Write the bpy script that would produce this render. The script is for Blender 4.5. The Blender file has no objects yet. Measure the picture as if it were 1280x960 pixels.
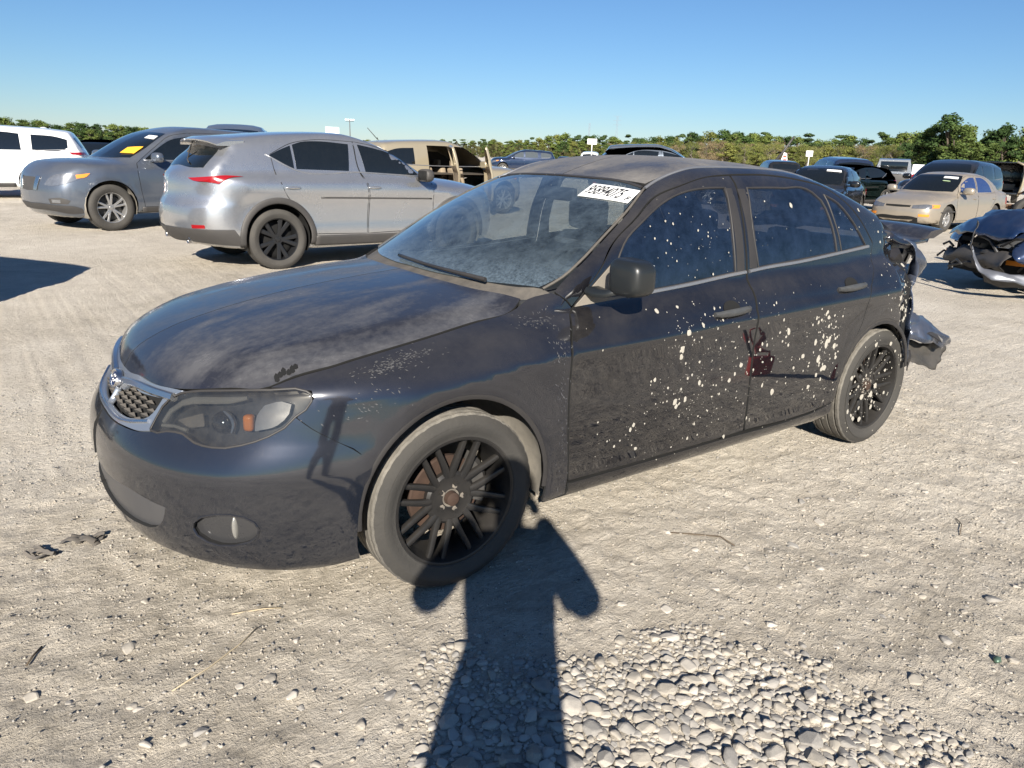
import bpy, bmesh, math, random
import numpy as np
from mathutils import Vector, Matrix, noise as mnoise
from mathutils.geometry import delaunay_2d_cdt
random.seed(7); RNG=np.random.RandomState(7)
SC=bpy.context.scene; COL=SC.collection
rad=math.radians
# ------------------------------------------------------------------ camera, sky, sun, exposure
cam=bpy.data.cameras.new('camera'); camo=bpy.data.objects.new('camera',cam); COL.objects.link(camo); SC.camera=camo
CAMP=(1.22888,2.78976,1.45460); YAW,PIT,ROL=rad(233.7176),rad(17.0713),rad(1.9010)
f_=Vector((math.cos(YAW)*math.cos(PIT),math.sin(YAW)*math.cos(PIT),-math.sin(PIT)))
r_=f_.cross(Vector((0,0,1))).normalized(); u_=r_.cross(f_)
r2=math.cos(ROL)*r_+math.sin(ROL)*u_; u2=-math.sin(ROL)*r_+math.cos(ROL)*u_
M4=Matrix((( r2.x,u2.x,-f_.x,CAMP[0]),(r2.y,u2.y,-f_.y,CAMP[1]),(r2.z,u2.z,-f_.z,CAMP[2]),(0,0,0,1)))
camo.matrix_world=M4; cam.sensor_width=36; cam.lens=935.99/1280*36; cam.clip_start=.05; cam.clip_end=4000
SUN_EL,SUN_AZ=26.0,52.5          # direction towards the sun, degrees from +X counter-clockwise
w=bpy.data.worlds.new('World'); SC.world=w; w.use_nodes=True
wn=w.node_tree.nodes; wl=w.node_tree.links
sky=wn.new('ShaderNodeTexSky'); sky.sky_type='NISHITA'; sky.sun_disc=False
sky.sun_elevation=rad(SUN_EL); sky.sun_rotation=rad(90-SUN_AZ); sky.altitude=0; sky.air_density=1.0; sky.dust_density=0.0; sky.ozone_density=7.8
wl.new(sky.outputs[0],wn['Background'].inputs[0]); wn['Background'].inputs[1].default_value=.053
sun=bpy.data.lights.new('sun','SUN'); sun.energy=5.0; sun.angle=rad(.5); sun.color=(1,.93,.82)
suno=bpy.data.objects.new('sun',sun); COL.objects.link(suno)
sd=Vector((math.cos(rad(SUN_EL))*math.cos(rad(SUN_AZ)),math.cos(rad(SUN_EL))*math.sin(rad(SUN_AZ)),math.sin(rad(SUN_EL))))
suno.rotation_euler=sd.to_track_quat('Z','Y').to_euler(); suno.location=(0,0,30)
SC.view_settings.view_transform='Standard'; SC.view_settings.look='None'; SC.view_settings.gamma=1; SC.view_settings.exposure=.95
SC.render.engine='CYCLES'; SC.cycles.max_bounces=8; SC.cycles.transparent_max_bounces=12; SC.cycles.caustics_reflective=False; SC.cycles.caustics_refractive=False
# ------------------------------------------------------------------ object helpers
def tag(o,label=None,cat=None,group=None,kind=None):
    if label: o['label']=label
    if cat: o['category']=cat
    if group: o['group']=group
    if kind: o['kind']=kind
    return o
def empty(name,loc=(0,0,0),rz=0,parent=None):
    o=bpy.data.objects.new(name,None); COL.objects.link(o); o.location=loc; o.rotation_euler=(0,0,rz); o.parent=parent; o.empty_display_size=.2
    return o
def link(name,me,parent=None,loc=None,rot=None,mat=None):
    o=bpy.data.objects.new(name,me); COL.objects.link(o); o.parent=parent
    if loc is not None: o.location=loc
    if rot is not None: o.rotation_euler=rot
    return o
def mesh(name,V,F,mats,smooth=True,fm=None,normals=None):
    me=bpy.data.meshes.new(name); me.from_pydata([tuple(v) for v in V],[],[tuple(int(i) for i in f) for f in F])
    for m in (mats if isinstance(mats,(list,tuple)) else [mats]): me.materials.append(m)
    if fm is not None: me.polygons.foreach_set('material_index',list(fm))
    me.polygons.foreach_set('use_smooth',[bool(smooth)]*len(me.polygons)) 
    if normals is not None: me.normals_split_custom_set_from_vertices([tuple(n) for n in normals])
    me.update(); return me
class MB:
    """collects shapes into one mesh"""
    def __init__(s): s.V=[];s.F=[];s.fm=[];s.n=0
    def add(s,V,F,m=0):
        k=len(s.V); s.V+= [tuple(map(float,v)) for v in V]; s.F+=[tuple(int(i)+k for i in f) for f in F]; s.fm+=[m]*len(F); return s
    def box(s,c,d,m=0,R=None,bev=0):
        hx,hy,hz=d[0]/2,d[1]/2,d[2]/2
        if bev:
            bm=bmesh.new(); bmesh.ops.create_cube(bm,size=1); bmesh.ops.scale(bm,vec=d,verts=bm.verts); bmesh.ops.bevel(bm,geom=bm.edges[:],offset=bev,segments=2,profile=.6,affect='EDGES')
            V=[v.co.copy() for v in bm.verts]; F=[[v.index for v in f.verts] for f in bm.faces]; bm.free()
        else:
            V=[Vector((x,y,z)) for x in(-hx,hx) for y in(-hy,hy) for z in(-hz,hz)]; F=[(0,1,3,2),(4,6,7,5),(0,4,5,1),(2,3,7,6),(0,2,6,4),(1,5,7,3)]
        if R is not None: V=[R@v for v in V]
        return s.add([v+Vector(c) for v in V],F,m)
    def tube(s,P,r,n=8,m=0,cap=True):
        P=[Vector(p) for p in P]; rs=r if isinstance(r,(list,tuple)) else [r]*len(P); V=[];F=[]
        t=(P[1]-P[0]).normalized(); a=t.orthogonal().normalized()
        for i,p in enumerate(P):
            t=((P[min(i+1,len(P)-1)]-P[max(i-1,0)])).normalized(); a=(a-t*a.dot(t)).normalized(); b=t.cross(a)
            for k in range(n):
                an=2*math.pi*k/n; V.append(p+(a*math.cos(an)+b*math.sin(an))*rs[i])
        for i in range(len(P)-1):
            for k in range(n): F.append((i*n+k,i*n+(k+1)%n,(i+1)*n+(k+1)%n,(i+1)*n+k))
        if cap: F.append(tuple(range(n))[::-1]); F.append(tuple((len(P)-1)*n+k for k in range(n)))
        return s.add(V,F,m)
    def lathe(s,prof,n=32,axis='y',c=(0,0,0),m=0,closed=False,mod=None):
        """prof: [(radius, along-axis)]"""
        V=[];F=[];K=len(prof)
        for i in range(n):
            a=2*math.pi*i/n; ca,sa=math.cos(a),math.sin(a)
            for j,(r,h) in enumerate(prof):
                if mod: r=r+mod(i,j)
                if axis=='y': V.append((c[0]+r*ca,c[1]+h,c[2]+r*sa))
                elif axis=='z': V.append((c[0]+r*ca,c[1]+r*sa,c[2]+h))
                else: V.append((c[0]+h,c[1]+r*ca,c[2]+r*sa))
        for i in range(n):
            for j in range(K if closed else K-1):
                a,b=i*K+j,i*K+(j+1)%K; c2,d=((i+1)%n)*K+(j+1)%K,((i+1)%n)*K+j
                F.append((a,b,c2,d) if axis=='y' else (a,d,c2,b))
        return s.add(V,F,m)
    def ell(s,c,r,n=12,k=8,m=0,fn=None):
        V=[(0,0,1)];F=[]
        for i in range(1,k):
            t=math.pi*i/k
            for j in range(n): V.append((math.sin(t)*math.cos(2*math.pi*j/n),math.sin(t)*math.sin(2*math.pi*j/n),math.cos(t)))
        V.append((0,0,-1)); L=len(V)-1
        for j in range(n): F.append((0,1+j,1+(j+1)%n)); F.append((L,L-n+(j+1)%n,L-n+j))
        for i in range(k-2):
            for j in range(n): a=1+i*n; F.append((a+j,a+n+j,a+n+(j+1)%n,a+(j+1)%n))
        V=[Vector((v[0]*r[0],v[1]*r[1],v[2]*r[2])) for v in V]
        if fn: V=[fn(v) for v in V]
        return s.add([v+Vector(c) for v in V],F,m)
    def loft(s,R,m=0,cap=True,closed=True):
        n=len(R[0]);V=[p for r in R for p in r];F=[]
        for i in range(len(R)-1):
            for k in range(n if closed else n-1): F.append((i*n+k,i*n+(k+1)%n,(i+1)*n+(k+1)%n,(i+1)*n+k))
        if cap: F.append(tuple(range(n))[::-1]);F.append(tuple((len(R)-1)*n+k for k in range(n)))
        return s.add(V,F,m)
    def build(s,name,mats,parent=None,loc=None,rot=None,smooth=True,sharp=None):
        me=mesh(name,s.V,s.F,mats,smooth,s.fm)
        bm=bmesh.new(); bm.from_mesh(me); bmesh.ops.recalc_face_normals(bm,faces=bm.faces[:])
        if sharp and smooth:
            for e in bm.edges:
                if len(e.link_faces)==2 and e.calc_face_angle(0)>rad(sharp): e.smooth=False
        bm.to_mesh(me); bm.free()
        return link(name,me,parent,loc,rot)
# ------------------------------------------------------------------ materials
def mat(name): 
    m=bpy.data.materials.new(name); m.use_nodes=True; return m,m.node_tree.nodes,m.node_tree.links,m.node_tree.nodes['Principled BSDF']
def setp(p,**k):
    for a,b in k.items(): p.inputs[a.replace('_',' ')].default_value=b
def col(c): return (*c,1)
def N(nt,t,**k):
    n=nt.new(t)
    for a,b in k.items(): setattr(n,a,b)
    return n
def math_(n,l,op,a,b=None,clamp=False):
    q=n.new('ShaderNodeMath'); q.operation=op; q.use_clamp=clamp
    for i,v in enumerate((a,b)):
        if v is None: continue
        if isinstance(v,(int,float)): q.inputs[i].default_value=v
        else: l.new(v,q.inputs[i])
    return q.outputs[0]
def ramp(n,l,src,stops):
    r=n.new('ShaderNodeValToRGB'); l.new(src,r.inputs[0]); e=r.color_ramp.elements
    while len(e)<len(stops): e.new(.5)
    for i,(p,c) in enumerate(stops): e[i].position=p; e[i].color=c if len(c)==4 else (*c,1)
    return r.outputs[0]
def tex(n,l,scale,detail=4,rough=.55,kind='NOISE',vec=None,stretch=None,dist=0):
    tc=n.new('ShaderNodeTexCoord'); v=tc.outputs['Object'] if vec is None else vec
    if stretch:
        mp=n.new('ShaderNodeMapping'); mp.inputs['Scale'].default_value=stretch; l.new(v,mp.inputs[0]); v=mp.outputs[0]
    if kind=='NOISE':
        t=n.new('ShaderNodeTexNoise'); t.inputs['Scale'].default_value=scale; t.inputs['Detail'].default_value=detail; t.inputs['Roughness'].default_value=rough; t.inputs['Distortion'].default_value=dist
        l.new(v,t.inputs['Vector']); return t.outputs[0]
    t=n.new('ShaderNodeTexVoronoi'); t.inputs['Scale'].default_value=scale; l.new(v,t.inputs['Vector']); return t.outputs[0]
def mixc(n,l,f,a,b):
    m=n.new('ShaderNodeMix'); m.data_type='RGBA'
    for i,v in ((0,f),(6,a),(7,b)):
        if isinstance(v,(int,float)): m.inputs[i].default_value=v
        elif isinstance(v,tuple): m.inputs[i].default_value=(*v[:3],1)
        else: l.new(v,m.inputs[i])
    return m.outputs[2]
def simple(name,c,rough=.5,metal=0,var=.0,vs=8,coat=0,spec=.5,bump=0,bs=60,dusty=0,dust_veil_c=(.36,.31,.25)):
    m,n,l,p=mat(name); setp(p,Base_Color=col(c),Roughness=rough,Metallic=metal); p.inputs['Coat Weight'].default_value=coat; p.inputs['Specular IOR Level'].default_value=spec
    if var or dusty:
        f=tex(n,l,vs,5); base=mixc(n,l,math_(n,l,'MULTIPLY',f,var*2,True),c,tuple(x*.45 for x in c)) if var else c
        if dusty:
            d=tex(n,l,vs*.6,6,.65); g=n.new('ShaderNodeNewGeometry'); sx=n.new('ShaderNodeSeparateXYZ'); l.new(g.outputs['Normal'],sx.inputs[0])
            up=math_(n,l,'MULTIPLY_ADD',sx.outputs[2],.5,True); 
            q=n.new('ShaderNodeMath'); q.operation='MULTIPLY_ADD'; l.new(sx.outputs[2],q.inputs[0]); q.inputs[1].default_value=.45; q.inputs[2].default_value=.6
            k=math_(n,l,'MULTIPLY',math_(n,l,'MULTIPLY',d,q.outputs[0]),dusty*2,True)
            base=mixc(n,l,k,base,dust_veil_c); r=math_(n,l,'MULTIPLY_ADD',k,.0)
            rr=n.new('ShaderNodeMath'); rr.operation='MULTIPLY_ADD'; l.new(k,rr.inputs[0]); rr.inputs[1].default_value=.9-rough; rr.inputs[2].default_value=rough; l.new(rr.outputs[0],p.inputs['Roughness'])
        if not isinstance(base,tuple): l.new(base,p.inputs['Base Color'])
    if bump:
        b=n.new('ShaderNodeBump'); b.inputs['Strength'].default_value=bump; b.inputs['Distance'].default_value=.01; l.new(tex(n,l,bs,4),b.inputs['Height']); l.new(b.outputs[0],p.inputs['Normal'])
    return m
def paint(name,c,metal=.4,rough=.35,top=.5,side=.06,streak=(1,1,1),contrast=(.35,.75),dust_veil_c=(.30,.27,.235),flake=0,coat_r=.06,scr=0,spec=.3,cior=1.6):
    """clear-coated car paint; settled dust lies thick on upward faces"""
    m,n,l,p=mat(name); setp(p,Metallic=metal); p.inputs['Specular IOR Level'].default_value=spec; p.inputs['Coat IOR'].default_value=cior
    g=n.new('ShaderNodeNewGeometry'); sx=n.new('ShaderNodeSeparateXYZ'); l.new(g.outputs['Normal'],sx.inputs[0])
    up=math_(n,l,'POWER',math_(n,l,'MAXIMUM',sx.outputs[2],.001),1.5)
    big=tex(n,l,2.2,6,.6,stretch=streak,dist=.6); fine=tex(n,l,35,5,.7)
    t=math_(n,l,'ADD',math_(n,l,'MULTIPLY',big,.8),math_(n,l,'MULTIPLY',fine,.2))
    r=ramp(n,l,t,[(contrast[0],(0,0,0)),(contrast[1],(1,1,1))])
    k=math_(n,l,'MULTIPLY',math_(n,l,'MULTIPLY',up,top),math_(n,l,'ADD',math_(n,l,'MULTIPLY',r,.75),.25))
    k2=math_(n,l,'MULTIPLY',ramp(n,l,tex(n,l,5,8,.7,stretch=(1,1,.6)),[(.42,(0,0,0)),(.8,(1,1,1))]),side)
    k=math_(n,l,'ADD',k,k2,True)
    if scr:
        s=ramp(n,l,tex(n,l,24,7,.75,stretch=(.45,1,1.6),dist=1.2),[(.60,(0,0,0)),(.70,(1,1,1))]); k=math_(n,l,'ADD',k,math_(n,l,'MULTIPLY',s,scr),True)
    l.new(mixc(n,l,k,c,dust_veil_c),p.inputs['Base Color'])
    l.new(math_(n,l,'MULTIPLY',math_(n,l,'SUBTRACT',1,k),metal),p.inputs['Metallic'])
    rr=n.new('ShaderNodeMath'); rr.operation='MULTIPLY_ADD'; l.new(k,rr.inputs[0]); rr.inputs[1].default_value=.75-rough; rr.inputs[2].default_value=rough; l.new(rr.outputs[0],p.inputs['Roughness'])
    l.new(math_(n,l,'POWER',math_(n,l,'SUBTRACT',1,k,True),2.0),p.inputs['Coat Weight']); 
    cr=n.new('ShaderNodeMath'); cr.operation='MULTIPLY_ADD'; l.new(k,cr.inputs[0]); cr.inputs[1].default_value=.5; cr.inputs[2].default_value=coat_r; l.new(cr.outputs[0],p.inputs['Coat Roughness'])
    return m
def glassy(name,tint,dust=.12,dust_veil_c=(.45,.42,.38),opaque=False,topdust=0,rough=.02):
    m,n,l,p=mat(name); out=n['Material Output']
    gl=n.new('ShaderNodeBsdfGlossy'); gl.inputs['Roughness'].default_value=rough; gl.inputs[0].default_value=(1,1,1,1)
    tr=n.new('ShaderNodeBsdfTransparent'); tr.inputs[0].default_value=(*tint,1)
    if opaque: tr=n.new('ShaderNodeBsdfDiffuse'); tr.inputs[0].default_value=(*tint,1)
    lw=n.new('ShaderNodeLayerWeight'); lw.inputs[0].default_value=.5
    fr=math_(n,l,'ADD',math_(n,l,'MULTIPLY',math_(n,l,'POWER',lw.outputs['Facing'],4.5),.92),.075,True)
    mx=n.new('ShaderNodeMixShader'); l.new(fr,mx.inputs[0]); l.new(tr.outputs[0],mx.inputs[1]); l.new(gl.outputs[0],mx.inputs[2])
    df=n.new('ShaderNodeBsdfDiffuse'); df.inputs[0].default_value=(*dust_veil_c,1)
    f=ramp(n,l,tex(n,l,14,8,.75),[(.35,(.25,)*3),(.75,(1,)*3)]); fac=math_(n,l,'MULTIPLY',f,dust)
    if topdust:
        # dust and dead leaves gather above the cowl
        tc=n.new('ShaderNodeTexCoord'); sz=n.new('ShaderNodeSeparateXYZ'); l.new(tc.outputs['Object'],sz.inputs[0])
        mr=n.new('ShaderNodeMapRange'); l.new(sz.outputs[2],mr.inputs[0]); mr.inputs[1].default_value=1.09; mr.inputs[2].default_value=.97
        q=math_(n,l,'MULTIPLY',mr.outputs[0],math_(n,l,'MULTIPLY',ramp(n,l,tex(n,l,90,6,.8),[(.4,(.1,)*3),(.62,(1,)*3)]),topdust)); fac=math_(n,l,'ADD',fac,q,True)
    mx2=n.new('ShaderNodeMixShader'); l.new(fac,mx2.inputs[0]); l.new(mx.outputs[0],mx2.inputs[1]); l.new(df.outputs[0],mx2.inputs[2]); l.new(mx2.outputs[0],out.inputs[0])
    n.remove(p); return m
# car surface library
def spl_exact(K,x):
    """smooth interpolation through knots [(x,y)..] (monotone-ish cubic hermite), clamped with linear ends"""
    K=sorted(K); X=np.array([k[0] for k in K],float); Y=np.array([k[1] for k in K],float)
    x=np.asarray(x,float)
    if len(X)==1: return np.full_like(x,Y[0])
    h=np.diff(X); s=np.diff(Y)/h; m=np.empty_like(X)
    if len(X)>2:
        a,b=s[:-1],s[1:]; w1=2*h[1:]+h[:-1]; w2=h[1:]+2*h[:-1]
        with np.errstate(all='ignore'):
            mm=np.where(a*b>0,(w1+w2)/(w1/a+w2/b),0.0)
        cat=(h[:-1]*b+h[1:]*a)/(h[:-1]+h[1:])
        m[1:-1]=.5*np.nan_to_num(mm)+.5*cat
    m[0]=s[0]; m[-1]=s[-1]
    if len(X)>2:
        m[0]=1.5*s[0]-.5*m[1]; m[-1]=1.5*s[-1]-.5*m[-2]
    i=np.clip(np.searchsorted(X,x)-1,0,len(X)-2)
    t=(x-X[i])/h[i]; lo=t<0; hi=t>1; tc=np.clip(t,0,1)
    y=((1+2*tc)*(1-tc)**2)*Y[i]+tc*(1-tc)**2*h[i]*m[i]+tc*tc*(3-2*tc)*Y[i+1]+tc*tc*(tc-1)*h[i]*m[i+1]
    y=np.where(lo,Y[0]+(x-X[0])*m[0],y); y=np.where(hi,Y[-1]+(x-X[-1])*m[-1],y)
    return y
_TAB={}
def spl(K,x):
    """the same curve from a fine lookup table"""
    t=_TAB.get(id(K))
    if t is None:
        X=[k[0] for k in K]; lo,hi=min(X)-.3,max(X)+.3; n=8192; xs=np.linspace(lo,hi,n); ys=spl_exact(K,xs)
        t=(K,lo,(n-1)/(hi-lo),n,ys,np.diff(ys,append=2*ys[-1]-ys[-2])); _TAB[id(K)]=t
    _,lo,inv,n,ys,dy=t
    u=(np.asarray(x,float)-lo)*inv; i=np.minimum(np.maximum(u,0),n-2).astype(np.int32)
    return ys[i]+(u-i)*dy[i]
def rmax(a,b,r):
    u=np.maximum(r+a,0); v=np.maximum(r+b,0)
    return np.minimum(-r,np.maximum(a,b))+np.sqrt(u*u+v*v)
def rmin(a,b,r): return -rmax(-a,-b,r)
class Body:
    def __init__(s,S): s.S=S
    def lower(s,x,y,z):
        S=s.S; ay=np.sqrt(y*y+1e-6)
        zz=z-spl(S['shear'],x)
        side=ay-spl(S['hw'],x)-spl(S['sec'],zz)
        if 'side_fn' in S: side=side-S['side_fn'](x,z)
        side=side-sum(.010*np.exp(-((np.hypot(x-c,z-zc)-R)/.06)**2)*(z>zc-.1) for c,zc,R in S['arches'])*S.get('flare',1.)
        fr=x-spl(S['fprof'],z)+spl(S['fplan'],ay)
        re=-x+spl(S['rprof'],z)+spl(S['rplan'],ay)
        top=z-spl(S['top'],x)+spl(S['crown'],ay)
        if 'top_fn' in S: top=top-S['top_fn'](x,ay)
        bot=spl(S['bot'],x)-z
        d=rmax(side,fr,S.get('rf',.15)); d=rmax(d,re,S.get('rr',.15)); d=rmax(d,top,S.get('rt',.10)); d=rmax(d,bot,.03)
        return d
    def green(s,x,y,z):
        S=s.S; ay=np.sqrt(y*y+1e-6)
        side=(ay-spl(S['gw'],x)+spl(S['tumble'],z))*.93
        ws=(x-spl(S['ws'],z)+spl(S['wsplan'],ay))*.55
        bl=(-x+spl(S['bl'],z)+spl(S['blplan'],ay))*.6
        roof=z-spl(S['roof'],x)+spl(S['rcrown'],ay)
        d=rmax(side,roof,S.get('rroof',.11)); d=rmax(d,ws,S.get('rws',.035)); d=rmax(d,bl,S.get('rbl',.05)); d=rmax(d,S['gz0']-z,.0001)
        return d
    def f(s,P):
        x,y,z=P[...,0],P[...,1],P[...,2]
        if s.S.get('nogreen'): return s.lower(x,y,z)
        return rmin(s.lower(x,y,z),s.green(x,y,z),s.S.get('rj',.03))
    def grad(s,P,e=2e-3):
        g=np.stack([s.f(P+np.array(d)*e)-s.f(P-np.array(d)*e) for d in ((1,0,0),(0,1,0),(0,0,1))],-1)
        return g/(np.linalg.norm(g,axis=-1,keepdims=True)+1e-12)
# ------------------------------------------------------------------ implicit car bodies: smooth surfaces that panels are cut from
def march(B,O,D,rng,n=60,fn=None):
    fn=fn or B.f; N=len(D); t=np.zeros(N); lo=np.zeros(N); act=np.ones(N,bool); fin=np.full(N,np.nan); best=np.full(N,1e9); bt=np.zeros(N)
    for _ in range(n):
        v=fn(O[act]+D[act]*t[act][:,None]); idx=np.where(act)[0]
        bb=v<best[idx]; best[idx[bb]]=v[bb]; bt[idx[bb]]=t[idx[bb]]
        hit=v<0; h=idx[hit]; fin[h]=t[h]
        go=idx[~hit]; lo[go]=t[go]; t[go]+=np.clip(v[~hit]*.55,.006,.14)
        act[h]=False; act[t>rng]=False
        if not act.any(): break
    hitm=~np.isnan(fin); a=lo.copy(); b=np.where(hitm,fin,bt)
    i=np.where(hitm)[0]
    for _ in range(14):
        m=(a[i]+b[i])/2; v=fn(O[i]+D[i]*m[:,None])<0; b[i]=np.where(v,m,b[i]); a[i]=np.where(v,a[i],m)
    return O+D*b[:,None],hitm
def inpoly(P,poly):
    x,y=P[:,0],P[:,1]; c=np.zeros(len(P),bool); n=len(poly); j=n-1
    for i in range(n):
        xi,yi=poly[i];xj,yj=poly[j]
        if yi!=yj: c^=((yi>y)!=(yj>y))&(x<(xj-xi)*(y-yi)/(yj-yi)+xi)
        j=i
    return c
def snap(B,pts,fn=None):
    """outline points moved exactly onto the body"""
    if len(pts[0])==2:
        O=np.array([(p[0],1.35,p[1]) for p in pts],float); return march(B,O,np.broadcast_to(np.array([0,-1.,0]),O.shape),2.)[0]
    P=np.array(pts,float); f=fn or B.f
    for _ in range(6): P=P-gradof(f,P)*np.clip(f(P),-.05,.05)[:,None]*.8
    for i,p in enumerate(pts):
        if abs(p[1])<1e-6: P[i,1]=0
    return P
def smoothloop(P,res,corner=38,closed=True):
    """subdivide a polyline with Hermite curves, keeping sharp corners"""
    P=np.array(P,float); n=len(P); out=[]
    def tang(i):
        a,b,c=P[(i-1)%n],P[i],P[(i+1)%n]
        if not closed and (i==0 or i==n-1): return None
        u=b-a;v=c-b; lu,lv=np.linalg.norm(u)+1e-9,np.linalg.norm(v)+1e-9
        if math.degrees(math.acos(np.clip(u@v/lu/lv,-1,1)))>corner: return None
        t=(u/lu*lv+v/lv*lu); return t/(np.linalg.norm(t)+1e-9)
    T=[tang(i) for i in range(n)]
    for i in range(n if closed else n-1):
        a,b=P[i],P[(i+1)%n]; L=np.linalg.norm(b-a); d=(b-a)/(L+1e-9); ta=T[i] if T[i] is not None else d; tb=T[(i+1)%n] if T[(i+1)%n] is not None else d
        k=max(1,int(round(L/res)))
        for j in range(k):
            t=j/k; out.append((2*t**3-3*t*t+1)*a+(t**3-2*t*t+t)*L*ta+(-2*t**3+3*t*t)*b+(t**3-t*t)*L*tb)
    if not closed: out.append(P[-1])
    return np.array(out)
def insetloop(P,d):
    n=len(P); A=0
    for i in range(n): A+=P[i][0]*P[(i+1)%n][1]-P[(i+1)%n][0]*P[i][1]
    s=1 if A>0 else -1; Q=[]
    for i in range(n):
        u=P[i]-P[i-1];v=P[(i+1)%n]-P[i]; u=u/(np.linalg.norm(u)+1e-9);v=v/(np.linalg.norm(v)+1e-9)
        nu=np.array([-u[1],u[0]])*s; nv=np.array([-v[1],v[0]])*s; b=nu+nv; L=np.linalg.norm(b)
        Q.append(P[i]+(b/L*d/max(L/2,.5) if L>1e-6 else nu*d))
    return np.array(Q)
SIDE=(0,-1,0)
def to3(pts,dirn):
    """(x,z) pairs for side work, (x,y,z) triples otherwise"""
    return np.array([(p[0],.9,p[1]) if len(p)==2 else p for p in pts],float)
def patch(name,B,pts,dirn,mt,parent,res=.03,off=0.,hem=.012,holes=(),gap=0.,side=1,disp=None,half=False,corner=38,label=None,fn=None,hemmat=None,build=True,smooth_n=True,vfn=None):
    """a panel: the outline (3D points near the surface) is triangulated in the plane across dirn, then every vertex is dropped onto the body along dirn"""
    d=np.array(dirn,float); d/=np.linalg.norm(d)
    e1=np.cross(d,[0,0,1]) if abs(d[2])<.9 else np.cross(d,[0,1,0]); e1/=np.linalg.norm(e1); e2=np.cross(e1,d)
    P3=snap(B,pts,fn); C=P3.mean(0); E=np.stack([e1,e2],1)
    loops=[]
    for k,L in enumerate([P3]+[snap(B,h,fn) for h in holes]):
        q=smoothloop((L-C)@E,res,corner)
        if gap: q=insetloop(q,gap if k==0 else -gap)
        loops.append(q)
    allb=np.concatenate(loops); lo,hi=allb.min(0),allb.max(0)
    gx,gy=np.meshgrid(np.arange(lo[0],hi[0],res),np.arange(lo[1],hi[1],res*.87)); gx=gx+((np.arange(gx.shape[0])%2)*res/2)[:,None]
    G=np.stack([gx.ravel(),gy.ravel()],1); G=G[inpoly(G,loops[0])]
    for h in loops[1:]: G=G[~inpoly(G,h)]
    # keep clear of the outline
    keep=np.ones(len(G),bool)
    for q in allb: keep&=((G-q)**2).sum(1)>(res*.55)**2
    G=G[keep]
    V2=[Vector(v) for v in np.concatenate([allb,G])] ; ED=[];k=0
    for q in loops:
        n=len(q); ED+=[(k+i,k+(i+1)%n) for i in range(n)]; k+=n
    r=delaunay_2d_cdt(V2,ED,[],0,1e-6); v2=np.array([tuple(v) for v in r[0]]); F=np.array([f for f in r[2] if len(f)==3])
    c=v2[F].mean(1); ok=inpoly(c,loops[0])
    for h in loops[1:]: ok&=~inpoly(c,h)
    F=F[ok]; used=np.unique(F); mp=-np.ones(len(v2),int); mp[used]=np.arange(len(used)); v2=v2[used]; F=mp[F]
    O=C+v2@E.T-d*1.3; D=np.broadcast_to(d,O.shape)
    P,h=march(B,O,D,3.2,fn=fn,n=90)
    Nn=B.grad(P) if fn is None else gradof(fn,P)
    if disp is not None:
        Q=P+disp(P,Nn); 
        w=np.linalg.norm(Q-P,axis=1); P=Q
    else: w=None
    P=P+Nn*off
    # orient
    fnm=np.cross(P[F[:,1]]-P[F[:,0]],P[F[:,2]]-P[F[:,0]]); fl=(fnm*Nn[F[:,0]]).sum(1).sum()<0
    if fl: F=F[:,::-1]; fnm=-fnm
    if w is not None:
        vn=np.zeros_like(P)
        for k in range(3): np.add.at(vn,F[:,k],fnm)
        vn/=np.linalg.norm(vn,axis=1)[:,None]+1e-12; a=np.clip(w/.004,0,1)[:,None]; Nn2=Nn*(1-a)+vn*a; Nn2/=np.linalg.norm(Nn2,axis=1)[:,None]
    else: Nn2=Nn
    if vfn is not None: P=vfn(P)
    V=P; NV=Nn2; FM=[0]*len(F); Fl=F.tolist()
    if hem:
        from collections import Counter
        ec=Counter()
        for f in Fl:
            for i in range(3): ec[(f[i],f[(i+1)%3])]+=1
        be=[(a,b) for (a,b) in ec if (b,a) not in ec]
        if half: be=[(a,b) for a,b in be if not(abs(P[a,1])<1e-3 and abs(P[b,1])<1e-3)]
        bv=sorted({i for e in be for i in e}); ix={v:i for i,v in enumerate(bv)}; b0=len(V)
        top=P[bv]; bot=top-Nn[bv]*hem; on=Nn[bv]
        # outward direction of the edge for normals
        dv=np.zeros_like(top)
        for a,b in be:
            o=np.cross(P[b]-P[a],Nn[a]); dv[ix[a]]+=o; dv[ix[b]]+=o
        dv/=np.linalg.norm(dv,axis=1)[:,None]+1e-12
        V=np.concatenate([P,top,bot]); NV=np.concatenate([NV,(dv+on)/np.sqrt(2),dv]); nb=len(bv)
        for a,b in be:
            Fl.append([b0+ix[b],b0+ix[a],b0+nb+ix[a],b0+nb+ix[b]]); FM.append(1 if hemmat else 0)
    V=V.copy(); NV=NV.copy()
    if half:
        n0=len(V); V=np.concatenate([V,V*[1,-1,1]]); NV=np.concatenate([NV,NV*[1,-1,1]]); Fl=Fl+[[i+n0 for i in f][::-1] for f in Fl]; FM=FM+FM
    if side<0: V=V*[1,-1,1]; NV=NV*[1,-1,1]; Fl=[f[::-1] for f in Fl]
    if not build: return V,Fl,NV,FM
    me=mesh(name,V,Fl,[mt,hemmat] if hemmat else mt,True,FM,NV)
    o=link(name,me,parent)
    if label: o['label']=label
    return o
def gradof(fn,P,e=2e-3):
    g=np.stack([fn(P+np.array(d)*e)-fn(P-np.array(d)*e) for d in ((1,0,0),(0,1,0),(0,0,1))],-1); return g/(np.linalg.norm(g,axis=-1,keepdims=True)+1e-12)
def both(name,*a,**k):
    """the same panel on the left and the right side"""
    return [patch(name,*a,side=s,**k) for s in (1,-1)]
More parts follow.
